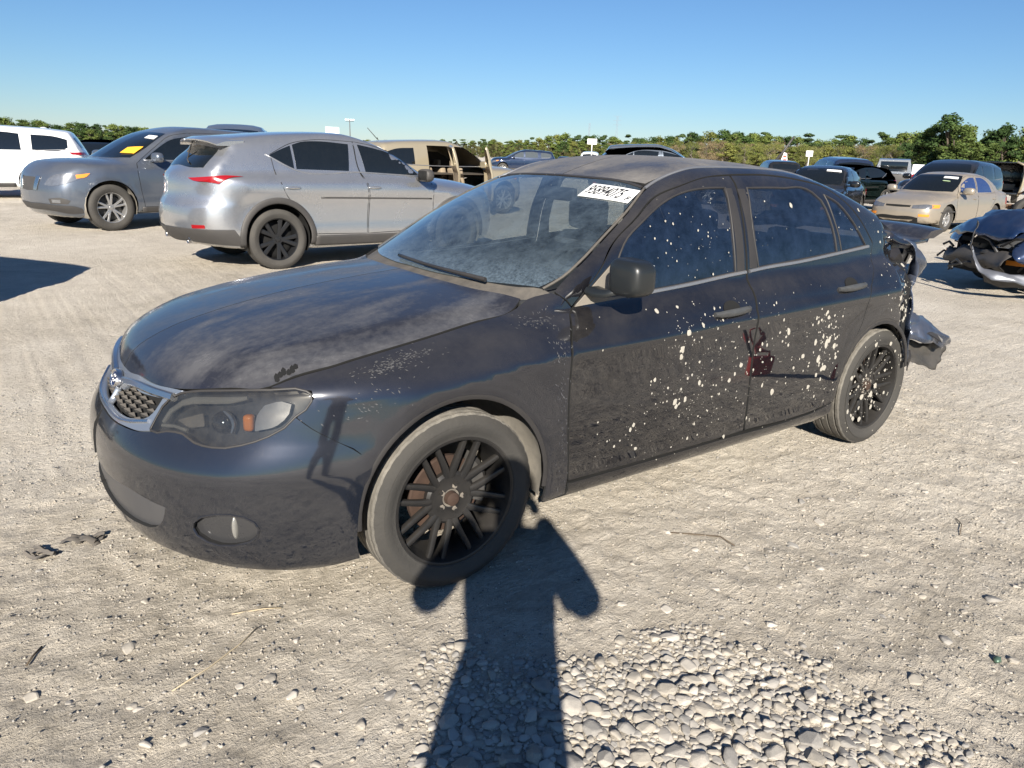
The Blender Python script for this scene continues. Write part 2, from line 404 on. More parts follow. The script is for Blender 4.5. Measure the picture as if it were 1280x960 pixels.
def ribbon(name,B,pts,dirn,mt,parent,width=.01,h=.004,off=0.,res=.04,side=1,closed=False,corner=60,taper=False,build=True):
    """a moulding or seal following a path on the body"""
    d=np.array(dirn,float); d/=np.linalg.norm(d)
    L=smoothloop(to3(pts,d),res,corner,closed); O=L-d*((L@d)[:,None]+1.6)*1; O=L-d*1.2
    P,_=march(B,O,np.broadcast_to(d,O.shape),3.,n=90); Nn=B.grad(P); n=len(P); R=[]
    for i in range(n):
        a,b=P[(i-1)%n if closed else max(i-1,0)],P[(i+1)%n if closed else min(i+1,n-1)]; t=b-a; t/=np.linalg.norm(t)+1e-9; s=np.cross(Nn[i],t); s/=np.linalg.norm(s)+1e-9
        w=width/2*(math.sin(math.pi*(i+.5)/n)**.4 if taper else 1); p=P[i]+Nn[i]*off
        R.append([p-s*w-Nn[i]*.004,p-s*w+Nn[i]*h*.4,p-s*w*.6+Nn[i]*h,p+s*w*.6+Nn[i]*h,p+s*w+Nn[i]*h*.4,p+s*w-Nn[i]*.004])
    if closed: R.append(R[0])
    R=[[Vector((v[0],v[1]*side,v[2])) for v in r] for r in R]
    mb=MB(); mb.loft(R,cap=not closed)
    if not build: return mb
    return mb.build(name,mt,parent,sharp=50)
def arc(c,zc,R,a0,a1,n=10): return [(c+R*math.cos(rad(a0+(a1-a0)*i/n)),zc+R*math.sin(rad(a0+(a1-a0)*i/n))) for i in range(n+1)]
# ------------------------------------------------------------------ wheels
def tyre_mesh(R,r,w,mats,seg=96,detail=True):
    h=w/2; prof=[(r-.006,-h*.80),(r+.01,-h*.95),((R+r)/2,-h*1.03),(R-.03,-h*.97),(R-.008,-h*.86)]
    gro=[-.62,-.22,.22,.62] if detail else []
    ys=[-h*.80]
    for g in gro: ys+=[g*h-.006,g*h-.004,g*h+.004,g*h+.006]
    ys+=[h*.80]
    pr=[]
    for i,y in enumerate(ys):
        inner=(i-1)%4 in(1,2) and 0<i<len(ys)-1
        pr.append((R-(.008 if inner else 0)-.004*abs(y/h)**3,y))
    prof+=pr+[(R-.008,h*.86),(R-.03,h*.97),(R-.034,h*.985),(R-.038,h*1.0),((R+r)/2+.006,h*1.03),((R+r)/2,h*1.035),((R+r)/2-.006,h*1.03),(r+.022,h*.99),(r+.016,h*.955),(r+.004,h*.93),(r-.006,h*.80)]
    K=len(prof)
    def mod(i,j):
        rr,y=prof[j]
        return (-.0022 if i%4==0 else 0) if detail and rr>R-.012 and abs(y)>h*.60 else (-.003 if detail and r+.03<rr<R-.02 and i%3==0 and y>0 and False else 0)
    mb=MB(); mb.lathe(prof,seg,mod=mod); two=isinstance(mats,(list,tuple)) and len(mats)>1; fm=None
    if two: fm=[1 if (prof[f%K][0]>R-.014 and prof[(f+1)%K][0]>R-.014) else 0 for i in range(seg) for f in range(K-1)]
    me=mesh('tyre',mb.V,mb.F,mats,True,fm)
    bm=bmesh.new(); bm.from_mesh(me); bmesh.ops.recalc_face_normals(bm,faces=bm.faces[:])
    for e in bm.edges:
        if len(e.link_faces)==2 and e.calc_face_angle(0)>rad(40): e.smooth=False
    bm.to_mesh(me); bm.free(); return me
def spoke(mb,a,r0,r1,w0,w1,y0,y1,th=.018,bend=0,twist=0,m=0,depth=.03):
    """one spoke from the hub (r0) to the rim (r1) at angle a; bend shifts the hub end sideways"""
    R=[]
    for i in range(7):
        t=i/6; r=r0+(r1-r0)*t; aa=a+bend*(1-t)**1.6; w=(w0+(w1-w0)*t)/2; y=y0+(y1-y0)*(t**.8)
        c=Vector((r*math.cos(aa),y,r*math.sin(aa))); s=Vector((-math.sin(aa),0,math.cos(aa)))
        R.append([c-s*w*.8-Vector((0,depth,0)),c-s*w-Vector((0,.008,0)),c-s*w*.8-Vector((0,.002,0)),c-s*w*.35,c+s*w*.35,c+s*w*.8-Vector((0,.002,0)),c+s*w-Vector((0,.008,0)),c+s*w*.8-Vector((0,depth,0))])
    mb.loft(R,m=m)
def finish(mb,name,mats,sharp=35):
    me=mesh(name,mb.V,mb.F,mats,True,mb.fm); bm=bmesh.new(); bm.from_mesh(me); bmesh.ops.recalc_face_normals(bm,faces=bm.faces[:])
    for e in bm.edges:
        if len(e.link_faces)==2 and e.calc_face_angle(0)>rad(sharp): e.smooth=False
    bm.to_mesh(me); bm.free(); return me
def rim_mesh(r,w,style,mats):
    mb=MB(); h=w/2
    mb.lathe([(r,h*.93),(r+.004,h*.955),(r-.004,h*.96),(r-.010,h*.93),(r-.014,h*.80),(r-.022,h*.3),(r-.024,-h*.7),(r,-h*.9)],64)
    f=h*.80
    if style=='mesh8':
        for k in range(8):
            a=rad(45*k+78)
            for s in(-1,1): spoke(mb,a+s*.135,.078,r-.012,.028,.020,f-.024,f-.004,bend=s*.165,depth=.020)
            # rounded foot joining the pair
        mb.lathe([(.030,f-.06),(.030,f-.030),(.036,f-.026),(.060,f-.030),(.086,f-.026),(.096,f-.034),(.090,f-.06),(.03,f-.07)],40)
    elif style=='twin5':
        for k in range(5):
            a=rad(72*k+90)
            for s in(-1,1): spoke(mb,a+s*.20,.05,r-.012,.036,.036,f-.02,f-.004,bend=-s*.05)
        mb.lathe([(0,f-.01),(.03,f-.012),(.034,f-.02),(.06,f-.02),(.07,f-.05),(0,f-.06)],30)
    elif style=='split10':
        for k in range(5):
            a=rad(72*k+80); spoke(mb,a-.22,.045,r-.012,.040,.058,f-.02,f-.004,bend=.12,m=0); spoke(mb,a+.22,.045,r-.012,.040,.058,f-.02,f-.004,bend=-.12,m=0)
        mb.lathe([(0,f-.008),(.03,f-.01),(.034,f-.02),(.06,f-.02),(.07,f-.05),(0,f-.06)],30)
    else:
        for k in range(5): spoke(mb,rad(72*k+90),.04,r-.012,.05,.075,f-.015,f-.004)
        mb.lathe([(0,f-.008),(.03,f-.01),(.05,f-.018),(.07,f-.05),(0,f-.06)],30)
    for k in range(5):
        a=rad(72*k+50); c=(.052*math.cos(a),f-.034,.052*math.sin(a)); mb.lathe([(0,.014),(.008,.014),(.010,.0),(.010,-.01)],6,c=c,m=1 if style=='mesh8' else 0)
    return finish(mb,'rim',mats)
# ------------------------------------------------------------------ the dark sedan in front
def main_side(x,z):
    zc=.80+.035*(-x-.4); k=np.clip((-x+.3)/.5,0,1)*np.clip((x+3.2)/.5,0,1)
    return k*(-.010/(1+np.exp(-(z-zc)/.006))-.004*np.exp(-((z-zc+.13)/.09)**2))+.010*np.exp(-((z-.27)/.03)**2)*np.clip((-x+.1)/.3,0,1)
K_CREASE=[(-.4,.64),(.1,.61),(.34,.59),(.54,.55),(.72,.44),(.85,.30)]
def main_top(x,ay):
    yc=spl(K_CREASE,x); k=np.clip((x+.5)/.2,0,1)
    return k*(.010/(1+np.exp((ay-yc)/.012))+.012*np.exp(-((ay-.06)/.05)**2)*0)
MAIN=dict(
 hw=[(-3.7,.80),(-3.2,.845),(-2.62,.868),(-1.5,.866),(-.5,.866),(0,.868),(.35,.855),(.6,.82),(.9,.72)],
 shear=[(-3,.05),(-1.5,.02),(-.4,.0),(.9,-.02)],
 sec=[(.12,-.09),(.2,-.035),(.28,-.012),(.42,.0),(.6,.0),(.74,-.002),(.79,-.004),(.85,-.022),(.93,-.052),(1.0,-.10)],
 side_fn=main_side,top_fn=main_top,arches=[(.015,.35,.375),(-2.505,.355,.355)],
 fprof=[(.15,.87),(.22,.93),(.32,.962),(.45,.965),(.52,.955),(.57,.928),(.62,.892),(.70,.85),(.78,.80),(.84,.70)],
 fplan=[(0,0),(.2,.012),(.4,.06),(.6,.17),(.7,.27),(.8,.42),(.9,.62)],
 rprof=[(.15,-3.55),(.3,-3.64),(.5,-3.65),(.7,-3.60),(.95,-3.60),(1.1,-3.58)],rplan=[(0,0),(.4,.04),(.7,.15),(.85,.3)],
 top=[(-3.6,1.08),(-3.2,1.09),(-2.6,1.08),(-.35,.985),(0,.955),(.3,.915),(.6,.85),(.8,.785),(.95,.70)],
 crown=[(0,0),(.3,.01),(.5,.03),(.65,.055),(.75,.09),(.87,.16)],
 bot=[(-3.6,.30),(-3.1,.23),(-2.6,.215),(-1.5,.21),(-.4,.215),(.3,.20),(.6,.19),(.9,.20)],rf=.12,rr=.12,rt=.045,
 gw=[(-3.3,.68),(-2.8,.725),(-2.2,.76),(-1.5,.755),(-.9,.75),(-.3,.74)],
 tumble=[(.9,-.01),(1.0,.005),(1.1,.025),(1.2,.055),(1.3,.10),(1.4,.15),(1.5,.24)],
 ws=[(.9,-.10),(.98,-.25),(1.1,-.47),(1.2,-.66),(1.3,-.88),(1.4,-1.15),(1.48,-1.45)],wsplan=[(0,0),(.3,.03),(.5,.09),(.65,.165),(.75,.24)],
 bl=[(1.0,-3.35),(1.1,-3.12),(1.2,-2.88),(1.3,-2.60),(1.4,-2.25),(1.46,-1.9)],blplan=[(0,0),(.4,.05),(.6,.12),(.75,.2)],
 roof=[(-3.3,1.04),(-2.8,1.275),(-2.4,1.405),(-2.1,1.45),(-1.7,1.468),(-1.35,1.465),(-1.0,1.42),(-.7,1.34)],
 rcrown=[(0,0),(.3,.012),(.5,.035),(.65,.065)],rroof=.10,rws=.03,rbl=.05,gz0=.92,rj=.025)
def crumple(P,N_):
    k=np.clip((-2.66-P[:,0])/.22,0,1)**1.3
    x,y,z=P.T; n=np.abs(np.sin(x*31+z*17+1.3*np.sin(z*23)))*.6+np.abs(np.sin(z*37-x*21+2*np.sin(x*19)))*.4
    j=np.sin(x*140+z*90)*.15
    return -N_*((.095*k*(.25+n+j*.4)))[:,None]+np.stack([k*.02*np.sin(z*40),0*x,0*x],1)
# materials of the sedan
PBASE=(.004,.005,.012)
m_hood=paint('hood_paint',PBASE,.2,.34,cior=1.75,spec=.1,top=.50,side=.03,streak=(.6,1.5,1),contrast=(.45,.62),scr=.10,dust_veil_c=(.24,.235,.235))
m_roof=paint('roof_paint',PBASE,.2,.4,top=.75,side=.1,streak=(1,1,1),contrast=(.28,.58),dust_veil_c=(.28,.26,.235))
m_fender=paint('fender_paint',(.008,.010,.017),.3,.34,cior=1.9,spec=.05,top=.22,side=.01,scr=.02,coat_r=.07)
m_side=paint('side_paint',(.0035,.004,.0065),.0,.45,cior=1.95,spec=.05,top=.20,side=.006,streak=(1,1,1),contrast=(.4,.7),scr=.03,coat_r=.02)
m_bump=paint('bumper_paint',(.013,.0155,.023),.4,.32,cior=1.9,spec=.05,top=.18,side=.012,scr=.02,coat_r=.06)
m_trim=simple('matte_black_trim',(.014,.014,.016),.5,dusty=.06)
m_seal=simple('dusty_rubber_seal',(.03,.03,.03),.7,dusty=.22,vs=30)
m_gapd=simple('dark_gap',(.004,.004,.004),.9)
m_plastic=simple('black_mirror_plastic',(.014,.016,.017),.38,coat=.15)
m_sail=simple('dusty_grey_sail',(.09,.088,.08),.75,dusty=.5)
m_chrome=simple('chrome',(.75,.76,.78),.16,1,dusty=.22)
m_bright=simple('bright_moulding',(.30,.33,.38),.35,.8,dusty=.4)
m_liner=simple('dusty_wheel_liner',(.03,.03,.03),.9,dusty=.95,vs=12,dust_veil_c=(.34,.31,.26))
m_tyre=simple('dusty_tyre',(.026,.025,.024),.85,dusty=.20,vs=9,dust_veil_c=(.17,.155,.13),bump=.2,bs=90)
m_rim=simple('satin_black_rim',(.012,.013,.015),.36,.3,dusty=.08,vs=20)
m_rust=simple('rusty_hub',(.10,.058,.04),.85,.1,var=.9,vs=24)
m_steel=simple('worn_steel',(.30,.29,.28),.5,.6,var=.5,vs=30,dusty=.4)
m_ws=glassy('windshield_glass',(.55,.61,.63),dust=.20,dust_veil_c=(.27,.36,.44),topdust=.30)  # blue film colour: real dust plus a painted veil of reflected sky
m_tint=glassy('tinted_side_glass',(.08,.09,.11),dust=.24,dust_veil_c=(.055,.095,.19))  # deep blue film paints the sky's reflection over the dusty side glass
m_clearg=glassy('clear_side_glass',(.50,.52,.50),dust=.06)
m_cabin=simple('cabin_plastic',(.035,.036,.038),.75)
m_cloth=simple('seat_cloth',(.05,.052,.056),.9,var=.2,vs=30)
m_lens=glassy('smoked_lens',(.52,.51,.48),dust=.22,dust_veil_c=(.15,.145,.135),rough=.03)
m_lampin=simple('lamp_housing',(.035,.036,.038),.4)
m_refl=simple('lamp_reflector',(.60,.60,.62),.30,.9,var=.35,vs=40)
m_amber=simple('amber_reflector',(.75,.25,.03),.35)
m_bowl=simple('silver_bowl',(.55,.56,.58),.28,.9)
MB_=Body(MAIN); KW=dict(res=.028,gap=.0025,hemmat=m_gapd)
car=empty('sedan'); tag(car,'dark blue-grey sedan in the foreground with black wheels and pale splatter over its doors','car')
def pt3(L): return [tuple(p) for p in L]
ARF=[(.375,.28)]+[(.015+.362*math.cos(rad(a)),.35+.362*math.sin(rad(a))) for a in np.arange(-8,197,10)]
# -- hood and roof
hood_pts=[(.853,0,.71),(.845,.10,.71),(.83,.19,.72),(.81,.31,.72),(.78,.41,.73),(.74,.48,.74),(.65,.59,.76),(.56,.67,.77),(.49,.69,.8),(.39,.712,.82),(.32,.716,.84),(.19,.716,.86),(.05,.71,.88),(-.13,.69,.9),(-.33,.67,.93),(-.375,.645,.95),(-.35,.58,.95),(-.29,.45,.96),(-.25,.28,.97),(-.23,.10,.98),(-.23,0,.98)]
hood=patch('hood',MB_,hood_pts,(0,0,-1),m_hood,car,half=True,**KW)
patch('cowl_panel',MB_,[(-.23,0,.98),(-.23,.1,.98),(-.25,.28,.97),(-.29,.45,.96),(-.35,.58,.95),(-.40,.66,.95),(-.47,.705,.97),(-.45,.66,1),(-.40,.58,1),(-.35,.45,1),(-.32,.28,1),(-.31,0,1)],(0,0,-1),m_seal,car,half=True,res=.03,off=-.012)
roof_pts=[(-1.062,0,1.39),(-1.067,.2,1.39),(-1.085,.38,1.37),(-1.105,.50,1.35),(-1.29,.51,1.41),(-1.5,.505,1.43),(-1.8,.505,1.43),(-2.05,.51,1.42),(-2.22,.52,1.40),(-2.27,.42,1.41),(-2.23,.2,1.42),(-2.22,0,1.42)]
patch('roof',MB_,roof_pts,(0,0,-1),m_roof,car,half=True,**KW)
wdir=(-.55,0,-.83)
ws_o=[(-.275,0,.99),(-.28,.15,.99),(-.30,.28,.99),(-.34,.42,.98),(-.40,.55,.98),(-.46,.645,.97),(-.53,.675,1.03),(-.62,.665,1.08),(-.75,.635,1.16),(-.91,.59,1.25),(-1.07,.515,1.33),(-1.075,.40,1.36),(-1.05,.2,1.38),(-1.045,0,1.38)]
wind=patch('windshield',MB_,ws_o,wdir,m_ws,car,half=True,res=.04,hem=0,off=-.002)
for s in(1,-1):
    ribbon('windshield_seal',MB_,[(-.46,.655,.97),(-.53,.683,1.03),(-.62,.673,1.08),(-.75,.645,1.16),(-.91,.60,1.25),(-1.07,.525,1.33)],(-.3,-.55,-.75),m_seal,car,width=.010,h=.002,side=s)
    ribbon('roof_drip_moulding',MB_,[(-1.075,.525,1.33),(-1.15,.515,1.37),(-1.29,.515,1.41),(-1.5,.508,1.43),(-1.8,.508,1.43),(-2.05,.513,1.42),(-2.25,.53,1.40)],(0,-.3,-.95),m_bright,car,width=.014,h=.004,side=s)
ribbon('windshield_header_seal',MB_,[(-1.07,-.51,1.35),(-1.08,-.40,1.36),(-1.06,-.2,1.38),(-1.055,0,1.38),(-1.06,.2,1.38),(-1.08,.40,1.36),(-1.07,.51,1.35)],wdir,m_trim,car,width=.016,h=.002)
# ceramic band round the glass edge
bl_o=[(-2.26,0,1.4),(-2.27,.2,1.4),(-2.31,.40,1.39),(-2.38,.50,1.35),(-2.6,.55,1.25),(-2.8,.585,1.17),(-2.96,.60,1.10),(-3.03,.40,1.10),(-3.07,.2,1.10),(-3.08,0,1.10)]
m_back=glassy('rear_glass',(.62,.64,.62),dust=.08,dust_veil_c=(.42,.4,.36))
patch('rear_window',MB_,bl_o,(.4,0,-.9),m_back,car,half=True,res=.06,hem=0,off=-.002)
# -- body side frame: pillars, roof rail and rear quarter in one pressing
dfo=[(-.525,.75,.93),(-.67,.73,1.055),(-.74,.7,1.13),(-.90,.65,1.23),(-1.05,.62,1.31),(-1.21,.59,1.355),(-1.37,.58,1.385),(-1.61,.57,1.40),(-1.83,.57,1.40),(-2.06,.58,1.38),(-2.22,.60,1.35),(-2.32,.64,1.30),(-2.43,.69,1.21),(-2.55,.72,1.08),(-2.515,.75,.99),(-2.42,.82,.91),(-2.36,.85,.83),(-2.32,.86,.72),(-2.235,.87,.61),(-2.18,.87,.46),(-2.172,.86,.33)]
dfo=[tuple(p) for p in snap(MB_,[(p[0],p[2]) for p in dfo])]
rar=[(-2.505+.345*math.cos(rad(a)),.86,.355+.345*math.sin(rad(a))) for a in (4,15,27,40,53,66,79,92,105,118,131,144,157,168)]
upl=[(-2.86,.86,.50),(-2.86,.85,.62),(-2.84,.85,.75),(-2.88,.83,.85),(-2.93,.79,.94),(-2.96,.73,1.02),(-2.99,.69,1.075),(-2.97,.635,1.10),(-2.8,.60,1.18),(-2.6,.565,1.27),(-2.38,.525,1.36),(-2.24,.525,1.395),(-2.05,.52,1.42),(-1.8,.515,1.43),(-1.5,.515,1.43),(-1.29,.52,1.41),(-1.15,.525,1.37),(-1.07,.54,1.33),(-.91,.61,1.24),(-.75,.655,1.15),(-.62,.683,1.07),(-.53,.695,1.02),(-.475,.705,.972)]
rar=[tuple(p) for p in snap(MB_,[(p[0],p[2]) for p in rar])]
both('quarter_panel',MB_,dfo+rar+upl,(0,-.83,-.55),m_side,car,disp=crumple,**KW)
# -- doors
fd=[(-.46,.30),(-.445,.50),(-.445,.68),(-.458,.82),(-.50,.89),(-.53,.925),(-.67,1.055),(-.74,1.13),(-.90,1.23),(-1.05,1.31),(-1.21,1.355),(-1.37,1.385),(-1.545,1.395),(-1.53,1.33),(-1.512,1.18),(-1.510,.99),(-1.503,.92),(-1.490,.85),(-1.476,.74),(-1.472,.50),(-1.485,.30),(-1.31,.297),(-.79,.297)]
fw=[(-.755,1.075),(-.80,1.14),(-.92,1.22),(-1.09,1.30),(-1.24,1.335),(-1.37,1.345),(-1.462,1.345),(-1.45,1.26),(-1.44,1.17),(-1.44,1.0),(-1.14,.975),(-.93,.962),(-.80,.955)]
rd=[(-1.495,.30),(-1.480,.50),(-1.484,.74),(-1.498,.85),(-1.511,.92),(-1.518,.99),(-1.520,1.18),(-1.538,1.33),(-1.553,1.396),(-1.83,1.396),(-2.06,1.375),(-2.22,1.345),(-2.32,1.295),(-2.43,1.205),(-2.55,1.075),(-2.515,.99),(-2.42,.91),(-2.36,.83),(-2.32,.72),(-2.24,.61),(-2.18,.46),(-2.172,.33),(-2.06,.305),(-1.9,.295)]
rw=[(-1.605,1.345),(-1.85,1.345),(-2.085,1.325),(-2.13,1.29),(-2.165,1.21),(-2.19,1.12),(-2.20,1.05),(-1.9,1.03),(-1.595,1.012),(-1.575,1.18)]
qw=[(-2.175,1.315),(-2.27,1.275),(-2.34,1.215),(-2.40,1.155),(-2.475,1.07),(-2.24,1.05),(-2.225,1.12),(-2.20,1.2)]
def handle(x,z,s,par):
    y=float(march(MB_,np.array([[x,1.3,z]]),np.array([[0,-1.,0]]),2)[0][0,1]); mb=MB(); R=[]
    for i in range(13):
        t=i/12; xx=x+.112-.224*t; w=.0155*(math.sin(math.pi*min(max(t,.03),.97))**.2); yy=y+.008+.022*math.sin(math.pi*t)**.35
        zz=z+(t-.5)*.010
        R.append([Vector((xx,(yy+dy)*s,zz+dz)) for dy,dz in((-.014,-w),(-.004,-w),(.003,-w*.5),(.003,w*.5),(-.006,w),(-.014,w))])
    mb.loft(R); mb.build('door_handle',m_handle,par,sharp=50)
    c=MB(); R=[]
    for i in range(17):
        a=2*math.pi*i/16; R.append((x+.052*math.cos(a),z+.012+.030*math.sin(a)))
    patch('handle_recess',MB_,R[:-1],SIDE,m_gapd,par,res=.02,off=.0015,hem=0,side=s)
m_handle=simple('dusty_handle',(.022,.024,.028),.4,dusty=.22,vs=40,dust_veil_c=(.2,.2,.19))
for s in(1,-1):
    f=patch('front_door',MB_,fd,SIDE,m_side,car,holes=[fw],side=s,**KW)
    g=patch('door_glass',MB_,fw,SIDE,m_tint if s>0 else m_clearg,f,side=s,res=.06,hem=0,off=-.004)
    r=patch('rear_door',MB_,rd,SIDE,m_side,car,holes=[rw,qw],side=s,**KW)
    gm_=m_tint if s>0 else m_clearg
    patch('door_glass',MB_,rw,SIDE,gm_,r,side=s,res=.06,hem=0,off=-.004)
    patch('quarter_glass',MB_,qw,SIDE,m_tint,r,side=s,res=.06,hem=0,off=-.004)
    ribbon('window_seal',MB_,fw,SIDE,m_trim,f,width=.008,h=.003,side=s,closed=True,corner=35)
    ribbon('window_seal',MB_,rw,SIDE,m_trim,r,width=.008,h=.003,side=s,closed=True,corner=35)
    ribbon('window_seal',MB_,qw,SIDE,m_trim,r,width=.008,h=.003,side=s,closed=True,corner=35)
    ribbon('belt_moulding',MB_,[(-.80,.948),(-.93,.955),(-1.14,.968),(-1.44,.992),(-1.505,.996)],SIDE,m_bright,f,width=.016,h=.008,side=s)
    ribbon('belt_moulding',MB_,[(-1.53,.998),(-1.6,1.004),(-1.9,1.02),(-2.2,1.042),(-2.5,1.062)],SIDE,m_bright,r,width=.016,h=.008,side=s)
    patch('mirror_sail',MB_,[(-.745,1.085),(-.535,.93),(-.80,.945),(-.77,1.03)],SIDE,m_sail,f,side=s,res=.03,off=.006,hem=.008)
    for a,b,par in (((-1.475,1.342),(-1.475,1.0),f),((-1.56,1.34),(-1.56,1.01),r)):
        ribbon('pillar_cover',MB_,[a,(a[0]+.0,1.17),b],SIDE,m_trim,par,width=.05,h=.002,side=s)
    handle(-1.335,.855,s,f); handle(-2.23,.892,s,r)
    # mirror: the right-hand one is broken off
    if s>0:
        mb=MB(); cx,cy,cz=-.655,.915*s,1.052
        def shp(v):
            q=Vector((v.x,v.y,v.z)); q.x=min(q.x,.045) if v.x<0 else v.x; 
            return Vector((max(v.x,-.035)+.0, v.y, v.z))
        def sq(v,rx=.058,ry=.078,rz=.066):
            e=.50; f3=lambda t:math.copysign(abs(t)**e,t); return Vector((max(f3(v.x)*rx,-.045),f3(v.y)*ry,f3(v.z)*rz*(1-.12*v.y*s)))
        mb.ell((cx,cy,cz),(1,1,1),28,20,fn=sq); mir=mb.build('side_mirror',m_plastic,f,sharp=50)
        mb=MB(); mb.loft([[Vector((x0+dx,y0*s,z0+dz)) for dx,dz in((-.035,-.012),(.035,-.012),(.04,.0),(.03,.014),(-.03,.014))] for x0,y0,z0 in((-.62,.75,.985),(-.62,.79,.98),(-.63,.84,.985),(-.65,.88,1.0))]); mb.build('mirror_foot',m_plastic,f,sharp=60)
        mb=MB(); mb.box((cx-.044,cy,cz),(.004,.12,.10),bev=.001); mb.build('mirror_glass',m_refl,f)
    # fender
    fe=[tuple(p) for p in snap(MB_,[(-.525,.93),(-.497,.89),(-.453,.82),(-.440,.68),(-.440,.50),(-.455,.30),(-.455,.243),(-.345,.235)]+[(.015+.362*math.cos(rad(a)),.35+.362*math.sin(rad(a))) for a in range(196,25,-10)])]
    fen=[(.56,.67,.77),(.49,.695,.8),(.39,.718,.82),(.32,.722,.84),(.19,.722,.86),(.05,.716,.88),(-.13,.696,.9),(-.33,.675,.93),(-.385,.665,.955),(-.47,.70,.965)]+fe
    fen+=[(.36,.85,.58),(.42,.82,.62),(.48,.78,.66),(.515,.75,.693),(.495,.76,.72),(.465,.765,.75),(.465,.75,.768)]
    patch('front_fender',MB_,fen,(-.15,-.8,-.58),m_fender,car,side=s,**KW)
    patch('sill',MB_,[(-.35,.232),(-.46,.24),(-.46,.292),(-.79,.289),(-1.31,.289),(-1.9,.287),(-2.06,.297),(-2.165,.325),(-2.16,.225),(-1.5,.222)],SIDE,m_side,car,side=s,**KW)
    # dark arch lip
    ribbon('arch_edge',MB_,[(.015+.358*math.cos(rad(a)),.35+.358*math.sin(rad(a))) for a in range(-4,190,10)],SIDE,m_trim,car,width=.02,h=.002,off=-.003,side=s)
    ribbon('arch_edge',MB_,[(-2.505+.342*math.cos(rad(a)),.355+.342*math.sin(rad(a))) for a in range(0,176,10)],SIDE,m_trim,car,width=.02,h=.002,off=-.003,side=s)
    # liners
    for cx_,cz_,R_ in((.015,.35,.375),(-2.505,.355,.36)):
        mb=MB(); R=[]
        for a in range(-22,206,12):
            c_,s_=math.cos(rad(a)),math.sin(rad(a)); R.append([Vector((cx_+R_*q*c_,y*s,cz_+R_*q*s_)) for y,q in((.832,.985),(.79,1.02),(.56,1.03),(.54,.2))])
        mb.loft(R,closed=False,cap=False); mb.build('wheel_liner',m_liner,car)
# -- bumper
hl_low=[(.86,.40,.608),(.82,.46,.617),(.79,.52,.622),(.77,.57,.606),(.73,.62,.60),(.70,.65,.602),(.66,.68,.613),(.59,.72,.64),(.55,.74,.665),(.515,.75,.693)]
bp_=[(.94,0,.585),(.93,.13,.58),(.90,.25,.578),(.875,.36,.596)]+hl_low+[(.48,.78,.66),(.42,.82,.62),(.36,.85,.58),(.328,.87,.538),(.352,.86,.48),(.372,.86,.40),(.377,.85,.32),(.372,.85,.21),(.50,.80,.20),(.66,.72,.19),(.80,.58,.205),(.88,.42,.225),(.92,.25,.235),(.94,.10,.24),(.945,0,.24)]
intake=[(.96,.0,.405),(.95,.22,.405),(.92,.37,.41),(.88,.46,.40),(.855,.52,.395),(.86,.50,.345),(.875,.46,.31),(.91,.37,.29),(.94,.23,.285),(.95,0,.285)]
fogh=[(.795+.0,.597,.345),(.792,.602,.366),(.775,.625,.388),(.745,.66,.401),(.71,.69,.404),(.675,.713,.397),(.650,.728,.380),(.640,.735,.358),(.645,.732,.334),(.665,.716,.312),(.70,.685,.298),(.735,.655,.294),(.765,.63,.302),(.788,.605,.322)]
m_dark=simple('dark_intake_plastic',(.035,.038,.045),.4,dusty=.12)
bdir=(-.72,-.70,0)
m_lens2=simple('fog_lens',(.22,.215,.20),.2,.2,coat=.5)
bump=patch('front_bumper',MB_,bp_,bdir,m_bump,car,holes=[[(p[0],max(p[1],.02),p[2]) for p in intake],fogh],half=True,res=.028,hem=.02,corner=62,hemmat=m_gapd)
patch('lower_intake',MB_,intake,bdir,m_dark,bump,half=True,res=.04,off=-.012,hem=0)
for s in(1,-1):
    patch('fog_lamp_pocket',MB_,fogh,bdir,simple('fog_bowl',(.035,.037,.042),.25,.3,dusty=.06),bump,res=.03,off=-.018,hem=0,side=s,corner=80)
    ribbon('fog_lamp_bezel',MB_,fogh,bdir,m_bump,bump,width=.007,h=.003,side=s,closed=True,corner=80)
    mb=MB(); 
    R=[]
    for i in range(13):
        a=math.pi*2*i/12; 
    mb.ell((0,0,0),(1,1,1),20,10,fn=lambda v:Vector((v.x*.016,v.y*.010,v.z*.040))); fl=mb.build('fog_lamp',m_lens2,bump,loc=(.690,.672*s,.352),rot=(0,0,rad(40)*s))
# -- nose: surround, mesh, chrome wings, oval emblem
nose=[(.853,0,.716),(.83,.19,.724),(.81,.31,.725),(.78,.41,.735),(.765,.448,.737),(.795,.418,.71),(.82,.398,.68),(.84,.388,.64),(.86,.392,.612),(.875,.36,.602),(.90,.25,.584),(.93,.13,.586),(.94,0,.592)]
m_silver=paint('silver_grille_frame',(.22,.25,.30),.6,.30,top=.3,side=.1)
gh=[(.9,.0,.668),(.9,.07,.668),(.87,.10,.682),(.85,.25,.690),(.8,.375,.694),(.82,.365,.66),(.84,.345,.632),(.88,.28,.617),(.91,.15,.606),(.92,0,.604)]
nz=patch('grille_frame',MB_,nose,(-1,0,-.25),m_silver,car,off=-.002,holes=[[(p[0],max(p[1],.002),p[2]) for p in gh]],half=True,res=.025,hem=.02)
gm=patch('grille_backing',MB_,gh,(-1,0,-.25),m_gapd,nz,half=True,res=.05,off=-.035,hem=0)
m_mesh=simple('dusty_grille_mesh',(.035,.035,.036),.5,dusty=.2)
mb=MB()
def surf(x,y,z,d,off=0):
    d=np.array(d,float); d/=np.linalg.norm(d); P,_=march(MB_,np.array([[x,y,z]])-d*.6,d[None],2.5); n=MB_.grad(P)[0]; return Vector(P[0]+n*off),Vector(n)
